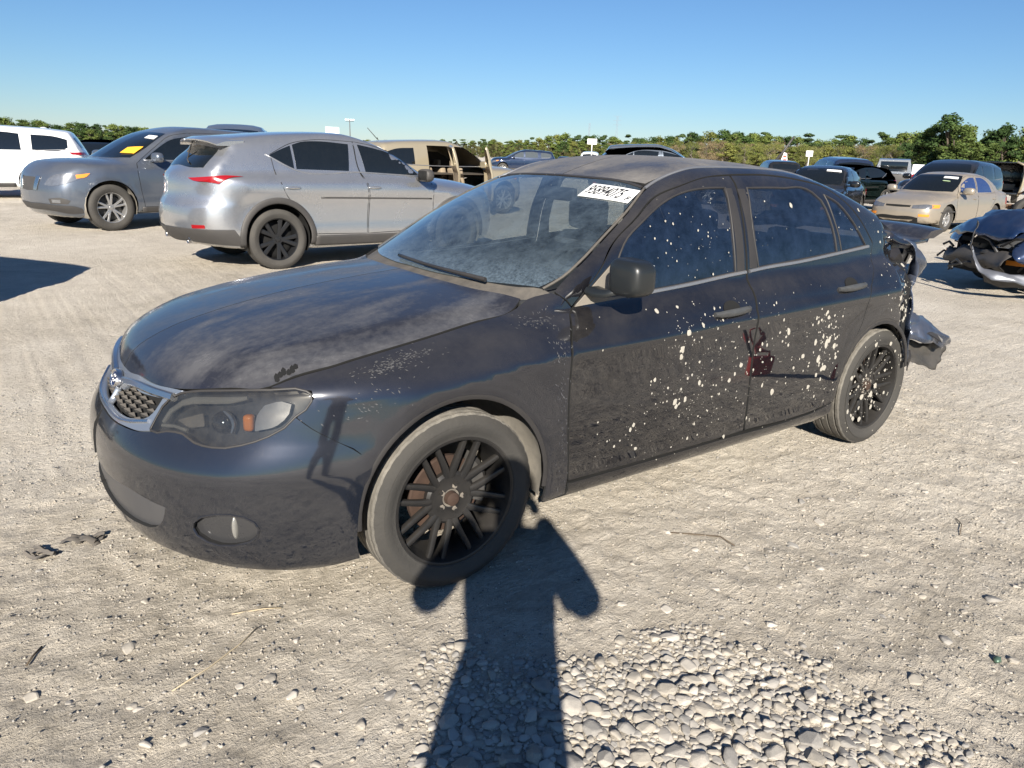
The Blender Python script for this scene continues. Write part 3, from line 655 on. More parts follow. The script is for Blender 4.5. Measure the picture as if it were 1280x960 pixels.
for r in range(4):
    zz=.617+.021*r
    for k in range(-8,9):
        y=k*.052+(.026 if r%2 else 0)
        lim=.355-.02*abs(r-3)*.9
        if abs(y)>lim-.024: continue
        p,n=surf(.9,y,zz,(-1,0,-.2),-.010); p2,_=surf(.9,y+.025,zz+.009,(-1,0,-.2),-.006)
        a,_=surf(.9,y-.025,zz,(-1,0,-.2),-.024); b,_=surf(.9,y+.025,zz,(-1,0,-.2),-.024); c,_=surf(.9,y+.006,zz+.009,(-1,0,-.2),-.020); d,_=surf(.9,y-.006,zz-.009,(-1,0,-.2),-.020)
        mb.add([a,d,b,c,p+n*.004],[(0,1,4),(1,2,4),(2,3,4),(3,0,4)])
mb.build('grille_mesh',m_mesh,nz,smooth=False)
for s in(1,-1): ribbon('chrome_wing',MB_,[(.88,.065,.686),(.85,.20,.702),(.82,.33,.708),(.79,.425,.712)],(-1,0,-.3),m_chrome,nz,width=.026,h=.012,off=.001,side=s,res=.02)
ribbon('grille_lower_strip',MB_,[(.85,-.36,.624),(.89,-.25,.598),(.93,0,.592),(.89,.25,.598),(.85,.36,.624)],(-1,0,-.2),m_chrome,nz,width=.012,h=.006,res=.03)
ec,en=surf(.9,0,.676,(-1,0,-.2),.010)
def emb(rx,rz,off,seg=28): return [ec+en*off+Vector((0,rx*math.cos(2*math.pi*i/seg),0))+(Vector((-.38,0,.92)))*rz*math.sin(2*math.pi*i/seg) for i in range(seg)]
mb=MB(); mb.loft([emb(.052,.032,-.012),emb(.052,.032,.004),emb(.049,.029,.008),emb(.044,.0245,.006),emb(.043,.0235,.003)],cap=False,m=0); mb.add([*emb(.0435,.024,.0035)],[tuple(range(28))],1)
for (a,b,r) in((-.022,.004,.009),(.004,.010,.005),(.020,.009,.005),(.0,-.006,.005),(.014,-.009,.005),(.027,-.003,.005)):
    c0=ec+en*.006+Vector((0,a,0))+Vector((-.38,0,.92))*b; V=[c0+en*.003]
    for i in range(8):
        q=r*(1 if i%2==0 else .4); V.append(c0+Vector((0,q*math.cos(math.pi*i/4),0))+Vector((-.38,0,.92))*q*math.sin(math.pi*i/4))
    mb.add(V,[(0,1+i,1+(i+1)%8) for i in range(8)],0)
mb.build('emblem',[m_chrome,simple('emblem_blue',(.02,.04,.12),.3,coat=1)],nz,sharp=40)
# -- headlights
hl=[(.86,.395,.612),(.84,.392,.64),(.82,.402,.68),(.795,.422,.71),(.77,.455,.73),(.74,.485,.738),(.65,.593,.757),(.56,.678,.768),(.475,.742,.768),(.462,.752,.758),(.468,.76,.74),(.49,.76,.717),(.515,.748,.697)]+hl_low[::-1][1:]
hdir=(-.75,-.60,-.28)
m_hin=simple('lamp_back',(.085,.085,.088),.35,.4)
for s in(1,-1):
    h=patch('headlight',MB_,hl,hdir,m_lens,car,res=.03,hem=.0,gap=.002,side=s)
    patch('lamp_housing',MB_,hl,hdir,m_hin,h,res=.04,off=-.05,hem=-.05,side=s)
    ribbon('lamp_seal',MB_,hl,hdir,m_trim,h,width=.008,h=.003,off=-.002,side=s,closed=True)
    def at(x,y,z,off): 
        p,n=surf(x,y,z,hdir,off); p.y*=s; return p
    mb=MB(); mb.ell((0,0,0),(.040,.040,.036),20,12); mb.build('projector_lens',simple('lens_glass',(.02,.02,.022),.05,coat=1),h,loc=at(.715,.60,.672,-.05))
    ribbon('projector_rim',MB_,[(.70,.605,.705),(.685,.625,.690),(.680,.640,.668),(.690,.645,.645)],hdir,m_bowl,h,width=.014,h=.006,off=-.020,side=s,res=.01,taper=True)
    mb=MB(); mb.box((0,0,0),(.03,.030,.050),bev=.010); mb.build('amber_lamp',m_amber,h,loc=at(.645,.672,.678,-.022),rot=(0,0,rad(48)*s))
    patch('chrome_reflector',MB_,[(.622,.683,.650),(.618,.683,.700),(.595,.690,.728),(.545,.712,.738),(.522,.73,.730),(.535,.738,.705),(.570,.73,.672)],hdir,m_refl,h,res=.02,off=-.016,hem=.02,side=s)
    m_brow=simple('frosted_brow',(.20,.20,.195),.5)
    ribbon('lamp_brow',MB_,[(.835,.425,.640),(.810,.435,.675),(.78,.470,.706),(.72,.530,.720),(.66,.595,.728),(.62,.64,.742)],hdir,m_brow,h,width=.022,h=.005,off=-.010,side=s,taper=True)
    ribbon('lamp_inner_strip',MB_,[(.842,.430,.632),(.810,.480,.638),(.785,.525,.634)],hdir,m_brow,h,width=.012,h=.005,off=-.010,side=s)
    patch('inner_reflector',MB_,[(.80,.465,.655),(.745,.545,.690),(.735,.555,.648),(.77,.515,.640)],hdir,m_steel,h,res=.02,off=-.014,hem=.006,side=s)
# -- inner dark structure behind the shut lines
m_in=m_gapd
for s in(1,-1):
    inn=[(.30,.88),(-.4,.93),(-1.5,.96),(-2.5,1.0),(-2.85,1.0),(-2.82,.75),(-2.82,.56)]+[(-2.505+.365*math.cos(rad(a)),.355+.365*math.sin(rad(a))) for a in range(150,-10,-15)]+[(-2.1,.26),(-.4,.27)]+[(.015+.385*math.cos(rad(a)),.35+.385*math.sin(rad(a))) for a in range(190,35,-15)]+[(.40,.75)]
    patch('inner_side',MB_,inn,SIDE,m_in,car,res=.12,off=-.03,hem=0,side=s)
patch('engine_bay',MB_,[(.78,0,.7),(.74,.4,.7),(.45,.66,.7),(-.3,.68,.9),(-.33,.6,.9),(-.21,0,.9)],(0,0,-1),m_in,car,res=.1,off=-.035,hem=0,half=True)
patch('bumper_core',MB_,[(.9,0,.68),(.8,.40,.70),(.6,.66,.72),(.5,.76,.68),(.38,.83,.50),(.42,.83,.26),(.8,.56,.26),(.9,.2,.28),(.9,0,.28)],bdir,m_in,car,res=.1,off=-.075,hem=0,half=True)
mb=MB(); mb.box((-1.3,0,.26),(4.2,1.05,.10)); mb.box((-1.28,0,.28),(1.75,1.6,.06)); mb.box((.45,0,.30),(.6,1.1,.1)); mb.box((0,0,.5),(.5,1.05,.35)); mb.box((-2.6,0,.55),(.8,1.05,.5)); mb.build('underbody',m_gapd,car,smooth=False)
# -- trunk
trunk=[(-3.10,0,1.09),(-3.08,.2,1.09),(-3.04,.40,1.09),(-3.0,.57,1.08),(-3.2,.60,1.08),(-3.45,.58,1.07),(-3.56,.50,1.06),(-3.60,.25,1.07),(-3.61,0,1.07)]
def lift(P): Q=P.copy(); Q[:,2]+=.0+np.clip(-3.0-Q[:,0],0,1)*.03; return Q
tr=patch('trunk_lid',MB_,trunk,(0,0,-1),m_hood,car,half=True,res=.04,hem=.03,vfn=lift)
mb=MB(); R=[]
for i in range(21):
    y=-.60+1.2*i/20; x=-3.50+.05*(abs(y)/.6)**2; z=1.105+.0*abs(y)-.02*(abs(y)/.6)**4
    R.append([Vector((x+.10,y,z-.03)),Vector((x+.04,y,z+.012)),Vector((x-.06,y,z+.022)),Vector((x-.11,y,z+.018)),Vector((x-.10,y,z+.002)),Vector((x,y,z-.03))])
mb.loft(R); mb.build('lip_spoiler',m_hood,tr,sharp=50)
# far rear corner and tail, undamaged side
patch('rear_bumper',MB_,[(-3.64,-.55,.70),(-3.6,0,.70),(-3.64,.30,.70),(-3.64,.30,.32),(-3.64,-.5,.32),(-3.4,-.80,.32),(-2.9,-.86,.35),(-2.9,-.86,.66),(-3.4,-.82,.70)],(.8,.6,0),m_bump,car,res=.06,hem=.02)
patch('tail_panel',MB_,[(-3.6,-.5,1.03),(-3.6,.5,1.03),(-3.6,.40,.72),(-3.6,-.6,.72)],(1,0,0),m_side,car,res=.05,off=-.03,hem=.02)
# crushed near corner: lamp bucket, folded panel, torn bumper skin hanging off
def sheet(name,rows,mt,par,amp=.015,seed=1,thick=.004,sub=5,freq=9):
    """a crumpled sheet of metal or plastic through a grid of 3D points"""
    A=np.array(rows,float); n,m=A.shape[:2]; U=np.linspace(0,n-1,(n-1)*sub+1); W=np.linspace(0,m-1,(m-1)*sub+1); G=np.zeros((len(U),len(W),3))
    for k in range(3):
        T=np.stack([spl_exact(list(zip(range(m),A[i,:,k])),W) for i in range(n)]); G[:,:,k]=np.stack([spl_exact(list(zip(range(n),T[:,j])),U) for j in range(len(W))],1)
    for i in range(len(U)):
        for j in range(len(W)):
            p=Vector(G[i,j]); q=p*freq+Vector((seed*7.3,0,0)); d=Vector((mnoise.noise(q),mnoise.noise(q+Vector((5,9,1))),mnoise.noise(q+Vector((1,3,8)))))
            r=mnoise.noise(p*freq*2.7+Vector((0,seed,0))); G[i,j]+=np.array(d)*amp+np.array((0,abs(r)*amp*.7,0))
    mb=MB(); nU,nW=len(U),len(W); mb.add(G.reshape(-1,3),[(i*nW+j,i*nW+j+1,(i+1)*nW+j+1,(i+1)*nW+j) for i in range(nU-1) for j in range(nW-1)])
    o=mb.build(name,mt,par); sm=o.modifiers.new('thickness','SOLIDIFY'); sm.thickness=thick; return o
m_bent=paint('bent_paint',(.035,.05,.085),.5,.25,top=.3,side=.25,scr=.25,coat_r=.05)
sheet('crushed_corner',[[(-2.90,.69,1.08),(-3.05,.66,1.06),(-3.16,.62,1.03),(-3.22,.55,1.00)],[(-2.94,.74,1.02),(-3.03,.73,.99),(-3.17,.71,.95),(-3.27,.60,.92)],[(-2.93,.78,.93),(-3.0,.70,.91),(-3.19,.70,.88),(-3.27,.60,.86)],[(-2.87,.81,.84),(-2.97,.70,.83),(-3.10,.66,.80),(-3.2,.55,.8)]],m_bent,car,.03,3,freq=8)
sheet('folded_quarter_edge',[[(-2.86,.81,.90),(-2.95,.70,.88),(-3.04,.72,.86)],[(-2.83,.85,.74),(-2.90,.74,.73),(-2.99,.70,.72)],[(-2.83,.86,.60),(-2.89,.76,.58),(-2.95,.68,.57)],[(-2.86,.85,.44),(-2.9,.78,.42),(-2.95,.7,.42)]],m_bent,car,.025,5,freq=10)
sheet('torn_rear_bumper_cover',[[(-2.93,.78,.70),(-3.06,.77,.66),(-3.22,.76,.60),(-3.34,.76,.54)],[(-2.92,.80,.62),(-3.06,.86,.60),(-3.22,.88,.55),(-3.36,.84,.49)],[(-2.93,.82,.55),(-3.05,.86,.52),(-3.2,.86,.48),(-3.32,.84,.46)]],m_bent,car,.030,2,freq=9,sub=7)
sheet('torn_bumper_underside',[[(-2.96,.74,.54),(-3.10,.76,.51),(-3.24,.78,.48),(-3.36,.80,.47)],[(-2.97,.78,.46),(-3.09,.80,.43),(-3.22,.82,.40),(-3.33,.82,.40)],[(-2.98,.80,.41),(-3.08,.82,.38),(-3.18,.83,.345),(-3.27,.82,.34)]],simple('raw_plastic',(.03,.03,.03),.5,dusty=.12,var=.5,vs=14),car,.030,6,freq=9,sub=7)
for k,(a_,b_) in enumerate((((-3.04,.82,.60),(-3.14,.90,.52)),((-2.98,.80,.47),(-2.97,.82,.36)))):
    a_,b_=Vector(a_),Vector(b_); w_=.03-.004*k; mb=MB(); mb.loft([[p+Vector((-w_*q,0,.006*j)),p+Vector((w_*q,.004,.0)),p+Vector((w_*q,-.003,0)),p+Vector((-w_*q,-.006,0))] for j,(p,q) in enumerate(((a_,1),((a_*2+b_)/3+Vector((.01,.015,0)),.8),((a_+b_*2)/3-Vector((.012,0,0)),.5),(b_,.12)))]); mb.build('torn_shred',m_trim,car,smooth=False)
mb=MB(); mb.ell((-3.02,.72,.60),(.07,.05,.06),14,9); mb.tube([(-2.95,.62,.8),(-3.06,.66,.72),(-3.02,.7,.6),(-3.1,.66,.5)],.012); mb.tube([(-2.9,.6,.95),(-3.1,.55,.85),(-3.15,.6,.7)],.02); mb.build('exposed_bracket',m_dark,car)
sheet('inner_quarter',[[(-2.84,.62,1.05),(-3.15,.5,1.04),(-3.5,.45,1.03)],[(-2.84,.66,.8),(-3.1,.52,.8),(-3.5,.42,.8)],[(-2.84,.66,.45),(-3.1,.5,.42),(-3.5,.4,.4)]],m_dark,car,.03,8,freq=7)
# -- wheels
m_tread=simple('dusty_tread',(.032,.031,.029),.9,dusty=.58,vs=30,dust_veil_c=(.30,.275,.235),bump=.4,bs=120)
ty=tyre_mesh(.318,.232,.205,[m_tyre,m_tread],144); rm=rim_mesh(.232,.19,'mesh8',[m_rim,m_rim])
mb=MB(); mb.lathe([(.05,-.01),(.135,-.01),(.14,-.016),(.14,-.034),(.05,-.034)],40,closed=True); mb.lathe([(0,.050),(.016,.049),(.024,.044),(.026,.02),(.06,.0),(.065,-.02)],24); dsk=finish(mb,'brake_disc',[m_rust])
mb=MB(); mb.loft([[Vector(((.15+r)*math.cos(a)*1,y,(.15+r)*math.sin(a))) for r,y in((-.06,.0),(.0,.012),(.02,-.01),(.02,-.07),(-.06,-.07))] for a in [rad(x) for x in (140,150,160,170,180,190,200,215)]]); cal=finish(mb,'brake_caliper',[simple('caliper_grey',(.10,.095,.09),.6,.3,var=.5,vs=30)])
m_hubg=simple('dusty_hub_face',(.06,.058,.056),.6,dusty=.6,vs=40)
mb=MB(); 
for i in range(5):
    a=rad(72*i+50); mb.lathe([(0,.012),(.008,.012),(.0105,.004),(.0115,-.012)],6,c=(.044*math.cos(a),.048,.044*math.sin(a)))
mb.lathe([(.026,.050),(.031,.053),(.058,.050),(.062,.042)],32); lug=finish(mb,'lug_nuts',[m_hubg])
for x,s in((0,1),(0,-1),(-2.62,1),(-2.62,-1)):
    wh=empty('wheel',(x,.735*s,.318),0 if s>0 else math.pi,car); wh.rotation_euler[1]=rad(14 if x==0 else 37)*1
    if x==0 and s>0: wh.rotation_euler[2]=rad(0)
    link('tyre',ty,wh); link('rim',rm,wh); link('brake_disc',dsk,wh,(0,.02,0)); link('brake_caliper',cal,wh,(0,.02,0)); link('lug_nuts',lug,wh,(0,-.005,0))
# -- wipers
def wiper(P,par):
    mb=MB(); pts=[]
    for (x,y,z) in P: p,n=surf(x,y,z,(-.3,0,-.95),.018); pts.append(p)
    mb.tube(pts,[.009,.008,.006,.005][:len(pts)],8); return mb.build('wiper_arm',m_trim,par,sharp=60)
wiper([(-.335,.47,1),(-.31,.36,1),(-.29,.22,1),(-.285,.10,1)],car)
mb=MB(); pts=[surf(-.315+.02*math.sin(t*3.1),.33-.50*t,1,(-.3,0,-.95),.010)[0] for t in np.linspace(0,1,9)]; mb.tube(pts,.007,6); mb.build('wiper_blade',m_trim,car)
# -- cabin
mb=MB(); R=[]
for i in range(9):
    y=-.66+1.32*i/8; h=.03*math.cos(y*2.2); hood_=.045*math.exp(-((y-.37)/.17)**2)
    R.append([Vector((-.36,y,.945+h*.4)),Vector((-.50,y,.965+h)),Vector((-.66,y,.955+h+hood_)),Vector((-.76,y,.935+h+hood_)),Vector((-.78,y,.86)),Vector((-.72,y,.60)),Vector((-.40,y,.60))])
mb.loft(R); mb.build('dashboard',m_cabin,car,sharp=60)
mb=MB(); T=[]
for i in range(33):
    a=2*math.pi*i/32; T.append(Vector((-.82+.19*math.sin(a)*-.42,.37+.185*math.cos(a),.93+.19*math.sin(a)*.9)))
mb.tube(T,.014,8,cap=False); mb.ell((-.80,.37,.92),(.04,.07,.06),14,8)
for a in(0,180,270): a=rad(a); mb.tube([(-.80,.37,.92),(-.82-.42*.18*math.sin(a),.37+.18*math.cos(a),.93+.17*math.sin(a))],.013,6)
mb.build('steering_wheel',m_cabin,car)
def seat(x,y,w=.50,name='front_seat'):
    mb=MB(); R=[]
    for t,(dx,z,tw,ww) in enumerate(((-.02,.50,.10,.9),(-.08,.65,.13,1),(-.15,.85,.12,.98),(-.21,1.0,.10,.85),(-.235,1.06,.06,.6))):
        R.append([Vector((x+dx+tw*.5*c_,y+w/2*ww*s_,z)) for c_,s_ in((1,0),(1.1,.55),(1.25,.9),(.3,1.02),(-.8,.8),(-1,0),(-.8,-.8),(.3,-1.02),(1.25,-.9),(1.1,-.55))])
    mb.loft(R); mb.box((x+.22,y,.50),(.52,w,.16),bev=.05); o=mb.build(name,m_cloth,car,sharp=70)
    mb=MB(); mb.box((x-.25,y,1.155),(.09,.26,.17),bev=.04); mb.tube([(x-.24,y-.05,1.0),(x-.245,y-.05,1.12)],.007,6); mb.tube([(x-.24,y+.05,1.0),(x-.245,y+.05,1.12)],.007,6); mb.build('headrest',m_cloth,o)
seat(-1.32,.37); seat(-1.32,-.37)
mb=MB(); mb.box((-2.28,0,.72),(.20,1.25,.55),bev=.06,R=None); mb.box((-2.0,0,.50),(.55,1.25,.16),bev=.05); rs=mb.build('rear_seat',m_cloth,car,sharp=60)
for y in(-.36,.36): mb=MB(); mb.box((-2.36,y,1.06),(.09,.24,.13),bev=.035); mb.build('headrest',m_cloth,rs)
mb=MB(); mb.box((-2.75,0,.995),(.75,1.2,.03)); mb.build('parcel_shelf',m_cabin,car)
mb=MB(); mb.box((-1.06,0,1.285),(.03,.22,.06),bev=.012); mb.tube([(-1.05,0,1.31),(-1.06,0,1.36)],.008); mb.build('rear_view_mirror',m_cabin,car)
patch('headliner',MB_,[(-1.12,0,1.4),(-1.14,.45,1.38),(-1.5,.5,1.43),(-2.1,.5,1.42),(-2.2,.4,1.42),(-2.22,0,1.42)],(0,0,-1),simple('headliner_cloth',(.16,.16,.15),.95),car,half=True,res=.12,off=-.04,hem=0)
# -- number sticker on the windshield
m_white=simple('sticker_white',(.8,.8,.79),.5); m_ink=simple('sticker_ink',(.02,.02,.02),.5)
s0=[Vector(p) for p in((-.99,.27,1.35),(-1.035,.548,1.315),(-.945,.575,1.265),(-.88,.30,1.30))]
st=patch('number_sticker',MB_,[(-1.005,.285,1.36),(-1.045,.535,1.33),(-.955,.562,1.265),(-.895,.315,1.30)],wdir,m_white,wind,res=.03,off=.0025,hem=.001)
def textmesh(txt,size,m,sx=1,bold=.0,name='lettering'):
    cu=bpy.data.curves.new(name,'FONT'); cu.body=txt; cu.size=size; cu.align_x='CENTER'; cu.align_y='CENTER'; cu.offset=bold; cu.resolution_u=3
    o=bpy.data.objects.new(name,cu); COL.objects.link(o); dg=bpy.context.evaluated_depsgraph_get(); me=bpy.data.meshes.new_from_object(o.evaluated_get(dg)); bpy.data.objects.remove(o); me.materials.clear(); me.materials.append(m)
    for v in me.vertices: v.co.x*=sx
    return me
def text_on(txt,size,m,parent,B,c,dirn,right,up,sx=1,bold=.0,off=.004,name='lettering'):
    """lettering laid on a curved surface"""
    me=textmesh(txt,size,m,sx,bold,name); c=Vector(c); right=Vector(right).normalized(); up=Vector(up); up=(up-right*up.dot(right)).normalized()
    P=np.array([c+right*v.co.x+up*v.co.y for v in me.vertices]); d=np.array(dirn,float); d/=np.linalg.norm(d)
    Q,_=march(B,P-d*.4,np.broadcast_to(d,P.shape),1.5,n=60); n=B.grad(Q); Q=Q+n*off
    for v,q in zip(me.vertices,Q): v.co=q
    return link(name,me,parent)
rt=Vector((-.045,.262,-.03)); up_=Vector((-.095,-.025,.062))
text_on('95894075',.112,m_ink,wind,MB_,(-.972,.405,1.312),wdir,rt,up_,sx=.43,bold=.0009)
text_on('F',.048,m_ink,wind,MB_,(-.975,.538,1.285),wdir,rt,up_,sx=.8,bold=.001)
# -- splatter: pale dried drops on doors, glass and rear wheel
m_spl=simple('dried_splatter',(.46,.43,.37),.8,var=.35,vs=60)
def drops(lst,name,par,ymin=None,side=1):
    """lst: (x,z,radius); each an irregular flattened blob lying on the surface"""
    L=np.array([(x,1.25,z) for x,z,r in lst]); P,h=march(MB_,L,np.broadcast_to(np.array([0,-1.,0]),L.shape),2.); n=MB_.grad(P); mb=MB()
    for (x,z,r),p,nn in zip(lst,P,n):
        p=Vector(p);nn=Vector(nn); a=nn.cross(Vector((0,0,1))).normalized(); b=a.cross(nn)*-1; st_=random.choice((1,1,1.1,1.3,1.5)) if r>.004 else 1.2; k=7 if r<.006 else 10; V=[p+nn*(.0006+r*.12)]
        for i in range(k):
            an=2*math.pi*i/k; q=r*random.uniform(.7,1.15); V.append(p+nn*.0003+a*q*math.cos(an)+b*q*st_*math.sin(an))
        mb.add(V,[(0,1+i,1+(i+1)%k) for i in range(k)])
    o=mb.build(name,m_spl,par); o['kind']='stuff'; return o
def cluster(cx,cz,sx,sz,n,r0,r1,big=0):
    out=[]
    for _ in range(n):
        x,z=random.gauss(cx,sx),random.gauss(cz,sz); r=r0*(r1/r0)**(random.random()**2.6); out.append((x,z,r))
    return out
L=[]
L+=cluster(-1.05,.66,.10,.17,110,.0014,.010)+cluster(-1.25,.62,.16,.16,120,.0014,.007)+cluster(-1.62,.60,.20,.16,120,.0014,.008)+cluster(-2.02,.58,.10,.13,130,.0016,.013)+cluster(-2.1,.72,.10,.08,50,.0015,.012)+cluster(-.75,.42,.1,.08,22,.0015,.007)+cluster(-1.3,.86,.4,.06,70,.0012,.006)+cluster(-1.15,.45,.3,.08,60,.0012,.005)
L+=[(-1.02,.735,.013),(-1.018,.705,.011),(-1.0,.52,.014),(-1.01,.50,.010),(-2.03,.64,.016),(-2.04,.52,.016),(-1.98,.57,.015),(-1.72,.73,.012),(-1.40,.62,.012),(-1.33,.56,.010),(-2.1,.62,.014),(-1.85,.60,.012),(-1.65,.46,.013),(-1.05,.80,.012),(-1.35,.30,.009),(-.80,.36,.008),(-1.93,.44,.012)]
ok=lambda x,z:(-2.15<x<-.5 and .26<z<.93 and (x+2.505)**2+(z-.355)**2>.36**2 and z<.955-.03*(x+.9))
dr=[o for o in car.children if o.name.startswith('front_door')][0]
drops([l for l in L if ok(l[0],l[1])],'splatter',car)
Lg=cluster(-1.22,1.12,.16,.13,80,.0012,.006)+cluster(-1.05,1.38,.35,.04,20,.001,.005)+cluster(-1.85,1.18,.25,.09,12,.001,.004)+[(-1.88,1.27,.011),(-2.45,1.24,.008),(-2.62,1.13,.007)]+cluster(-2.5,1.15,.15,.08,14,.001,.005)
drops([l for l in Lg if -2.75<l[0]<-.7 and .99<l[1]<1.42],'splatter',car)
Lq=cluster(-2.62,.86,.10,.10,45,.0015,.009)+cluster(-2.72,.80,.05,.09,40,.002,.014)
drops([l for l in Lq if (l[0]+2.505)**2+(l[1]-.355)**2>.37**2 and l[0]>-2.8],'splatter',car)
m_scuff=simple('chalky_scuff',(.075,.075,.078),.9)
def scuffs(name,par,boxes,m,dirn,lo=.003,hi=.014,th=.0014):
    mb=MB()
    for (cx,cy,cz,sx_,sy_,sz_,n_,ang) in boxes:
        for _ in range(n_):
            c=Vector((random.gauss(cx,sx_),random.gauss(cy,sy_),random.gauss(cz,sz_))); p,n=surf(c.x,c.y,c.z,dirn,.0006); L_=random.uniform(lo,hi); a=ang+random.gauss(0,.5)
            t=Vector((math.cos(a),0,math.sin(a))); t=(t-n*t.dot(n)).normalized(); b_=n.cross(t)*random.uniform(.5,1.6)*th; mb.add([p-t*L_/2,p-b_,p+t*L_/2,p+b_],[(0,1,2,3)])
    o=mb.build(name,m,par,smooth=False); o['kind']='stuff'
fd_=(-.15,-.8,-.58)
scuffs('paint_scuffs',car,[(.22,.75,.80,.045,.01,.02,150,.2),(.12,.76,.84,.05,.01,.015,60,.1),(-.36,.75,.90,.04,.01,.02,90,1.2),(-.41,.82,.78,.02,.0,.10,70,1.4),(.30,.80,.70,.10,.01,.03,40,.6),(-.42,.86,.5,.015,0,.12,60,1.5)],m_scuff,fd_)
mb=MB()
for k in range(6):
    p,n=surf(.475+.012*k,.655+.006*(k%3),.81,(0,-.3,-.95),.001); L_=.028+.01*(k%2); t=Vector((.3,.95,-.2)); t=(t-n*t.dot(n)).normalized(); b_=n.cross(t)*.007; mb.add([p-t*L_/2,p-b_-t*L_*.2,p-b_+t*L_*.35,p+t*L_/2,p+b_+t*L_*.35,p+b_-t*L_*.2],[(0,1,2,3,4,5)])
mb.build('wiped_hand_mark',m_gapd,hood,smooth=False)
# pale drops on the rear wheel
mb=MB()
for _ in range(150):
    a=random.uniform(0,2*math.pi); q=random.uniform(.03,.305); r=.002*(9**(random.random()**2)); y=.735+(.104 if q>.235 else .072)
    if q>.235: y=.735+.1055-.006*abs(q-.27)/.03
    c=Vector((-2.62+q*math.cos(a),y+.001,.318+q*math.sin(a))); V=[c+Vector((0,.002,0))]+[c+Vector((r*random.uniform(.7,1.2)*math.cos(t*math.pi/4),0,r*random.uniform(.7,1.2)*math.sin(t*math.pi/4))) for t in range(8)]
    mb.add(V,[(0,1+i,1+(i+1)%8) for i in range(8)])
mb.build('splatter',m_spl,car)['kind']='stuff'
# ------------------------------------------------------------------ other vehicles on the lot
def shell(name,B,S,parent,mats,nx=90,nt=56,scale=(1,1,1),cut=None):
    """closed body skin: rays fan out from an axis inside the body"""
    xf,xr,za=S['axis']; ring=[];
    phi=np.linspace(90,0,S.get('cap',10))[1:-1]; xs=np.linspace(xf,xr,nx)
    rows=[('c',xf,1,p) for p in phi]+[('s',x,0,0) for x in xs]+[('c',xr,-1,p) for p in phi[::-1]]
    O=[];D=[]; th=[2*math.pi*(k+.5)/nt for k in range(nt)]
    for kind,x,sg,p in rows:
        for t in th:
            O.append((x,0,za)); c,s=math.cos(rad(p)),math.sin(rad(p)); D.append((sg*s,c*math.cos(t),c*math.sin(t)*(1 if kind=='s' else 1)))
    O=np.array(O,float); D=np.array(D,float); P,h=march(B,O,D,3.,fn=lambda Q:-B.f(Q),n=80)
    # snap to wheel arches
    ar=[(a[0],a[1],S['archR'][i]) for i,a in enumerate(S['arches'])]
    nr=len(rows); F=[]
    for i in range(nr-1):
        for k in range(nt): F.append((i*nt+k,i*nt+(k+1)%nt,(i+1)*nt+(k+1)%nt,(i+1)*nt+k))
    f0=[k for k in range(nt)]; F.append(tuple(f0[::-1])); F.append(tuple((nr-1)*nt+k for k in range(nt)))
    keep=[];gone=set()
    for f in F:
        c=P[list(f)].mean(0); bad=any(abs(c[1])>.45*B.S['hw'][2][1]/.9 and math.hypot(c[0]-a,c[2]-b)<r for a,b,r in ar)
        if cut and not bad: bad=cut(c)
        (gone.update(f) if bad else keep.append(f))
    kv={v for f in keep for v in f}&gone
    for v in kv:
        for a,b,r in ar:
            d=math.hypot(P[v,0]-a,P[v,2]-b)
            if abs(d-r)<.09 and abs(P[v,1])>.4: P[v,0]=a+(P[v,0]-a)*r/d; P[v,2]=b+(P[v,2]-b)*r/d
    Nn=B.grad(P)
    q=keep[len(keep)//2]; q=[f for f in keep if len(f)==4][len(keep)//3]; nn_=np.cross(P[q[1]]-P[q[0]],P[q[2]]-P[q[0]])
    if nn_@Nn[q[0]]<0: keep=[f[::-1] for f in keep]
    P=P*np.array(scale); me=mesh(name,P,keep,mats,True,None,Nn/np.array(scale)/np.linalg.norm(Nn/np.array(scale),axis=1)[:,None])
    return link(name,me,parent)
m_tyre2=simple('road_tyre',(.028,.027,.026),.8,dusty=.22,vs=10,dust_veil_c=(.20,.18,.15))
m_blk=simple('black_cladding',(.028,.028,.030),.55,dusty=.10)
m_win=glassy('dark_glass',(.006,.008,.009),dust=.02,dust_veil_c=(.2,.2,.2),opaque=True)
m_clear=glassy('light_glass',(.05,.06,.065),dust=.10,dust_veil_c=(.4,.4,.38),opaque=True)
m_red=simple('red_lamp',(.26,.008,.010),.15,coat=.6); m_lampc=simple('clear_lamp',(.34,.35,.37),.2,.6,coat=.8,var=.6,vs=14); m_alloy=simple('alloy',(.55,.55,.55),.3,.8,dusty=.15)
m_dkrim=simple('dark_alloy',(.03,.031,.034),.3,.5); m_cab=simple('beige_cabin',(.30,.24,.17),.85); m_plate=simple('plate',(.7,.7,.7),.5)
TY={}
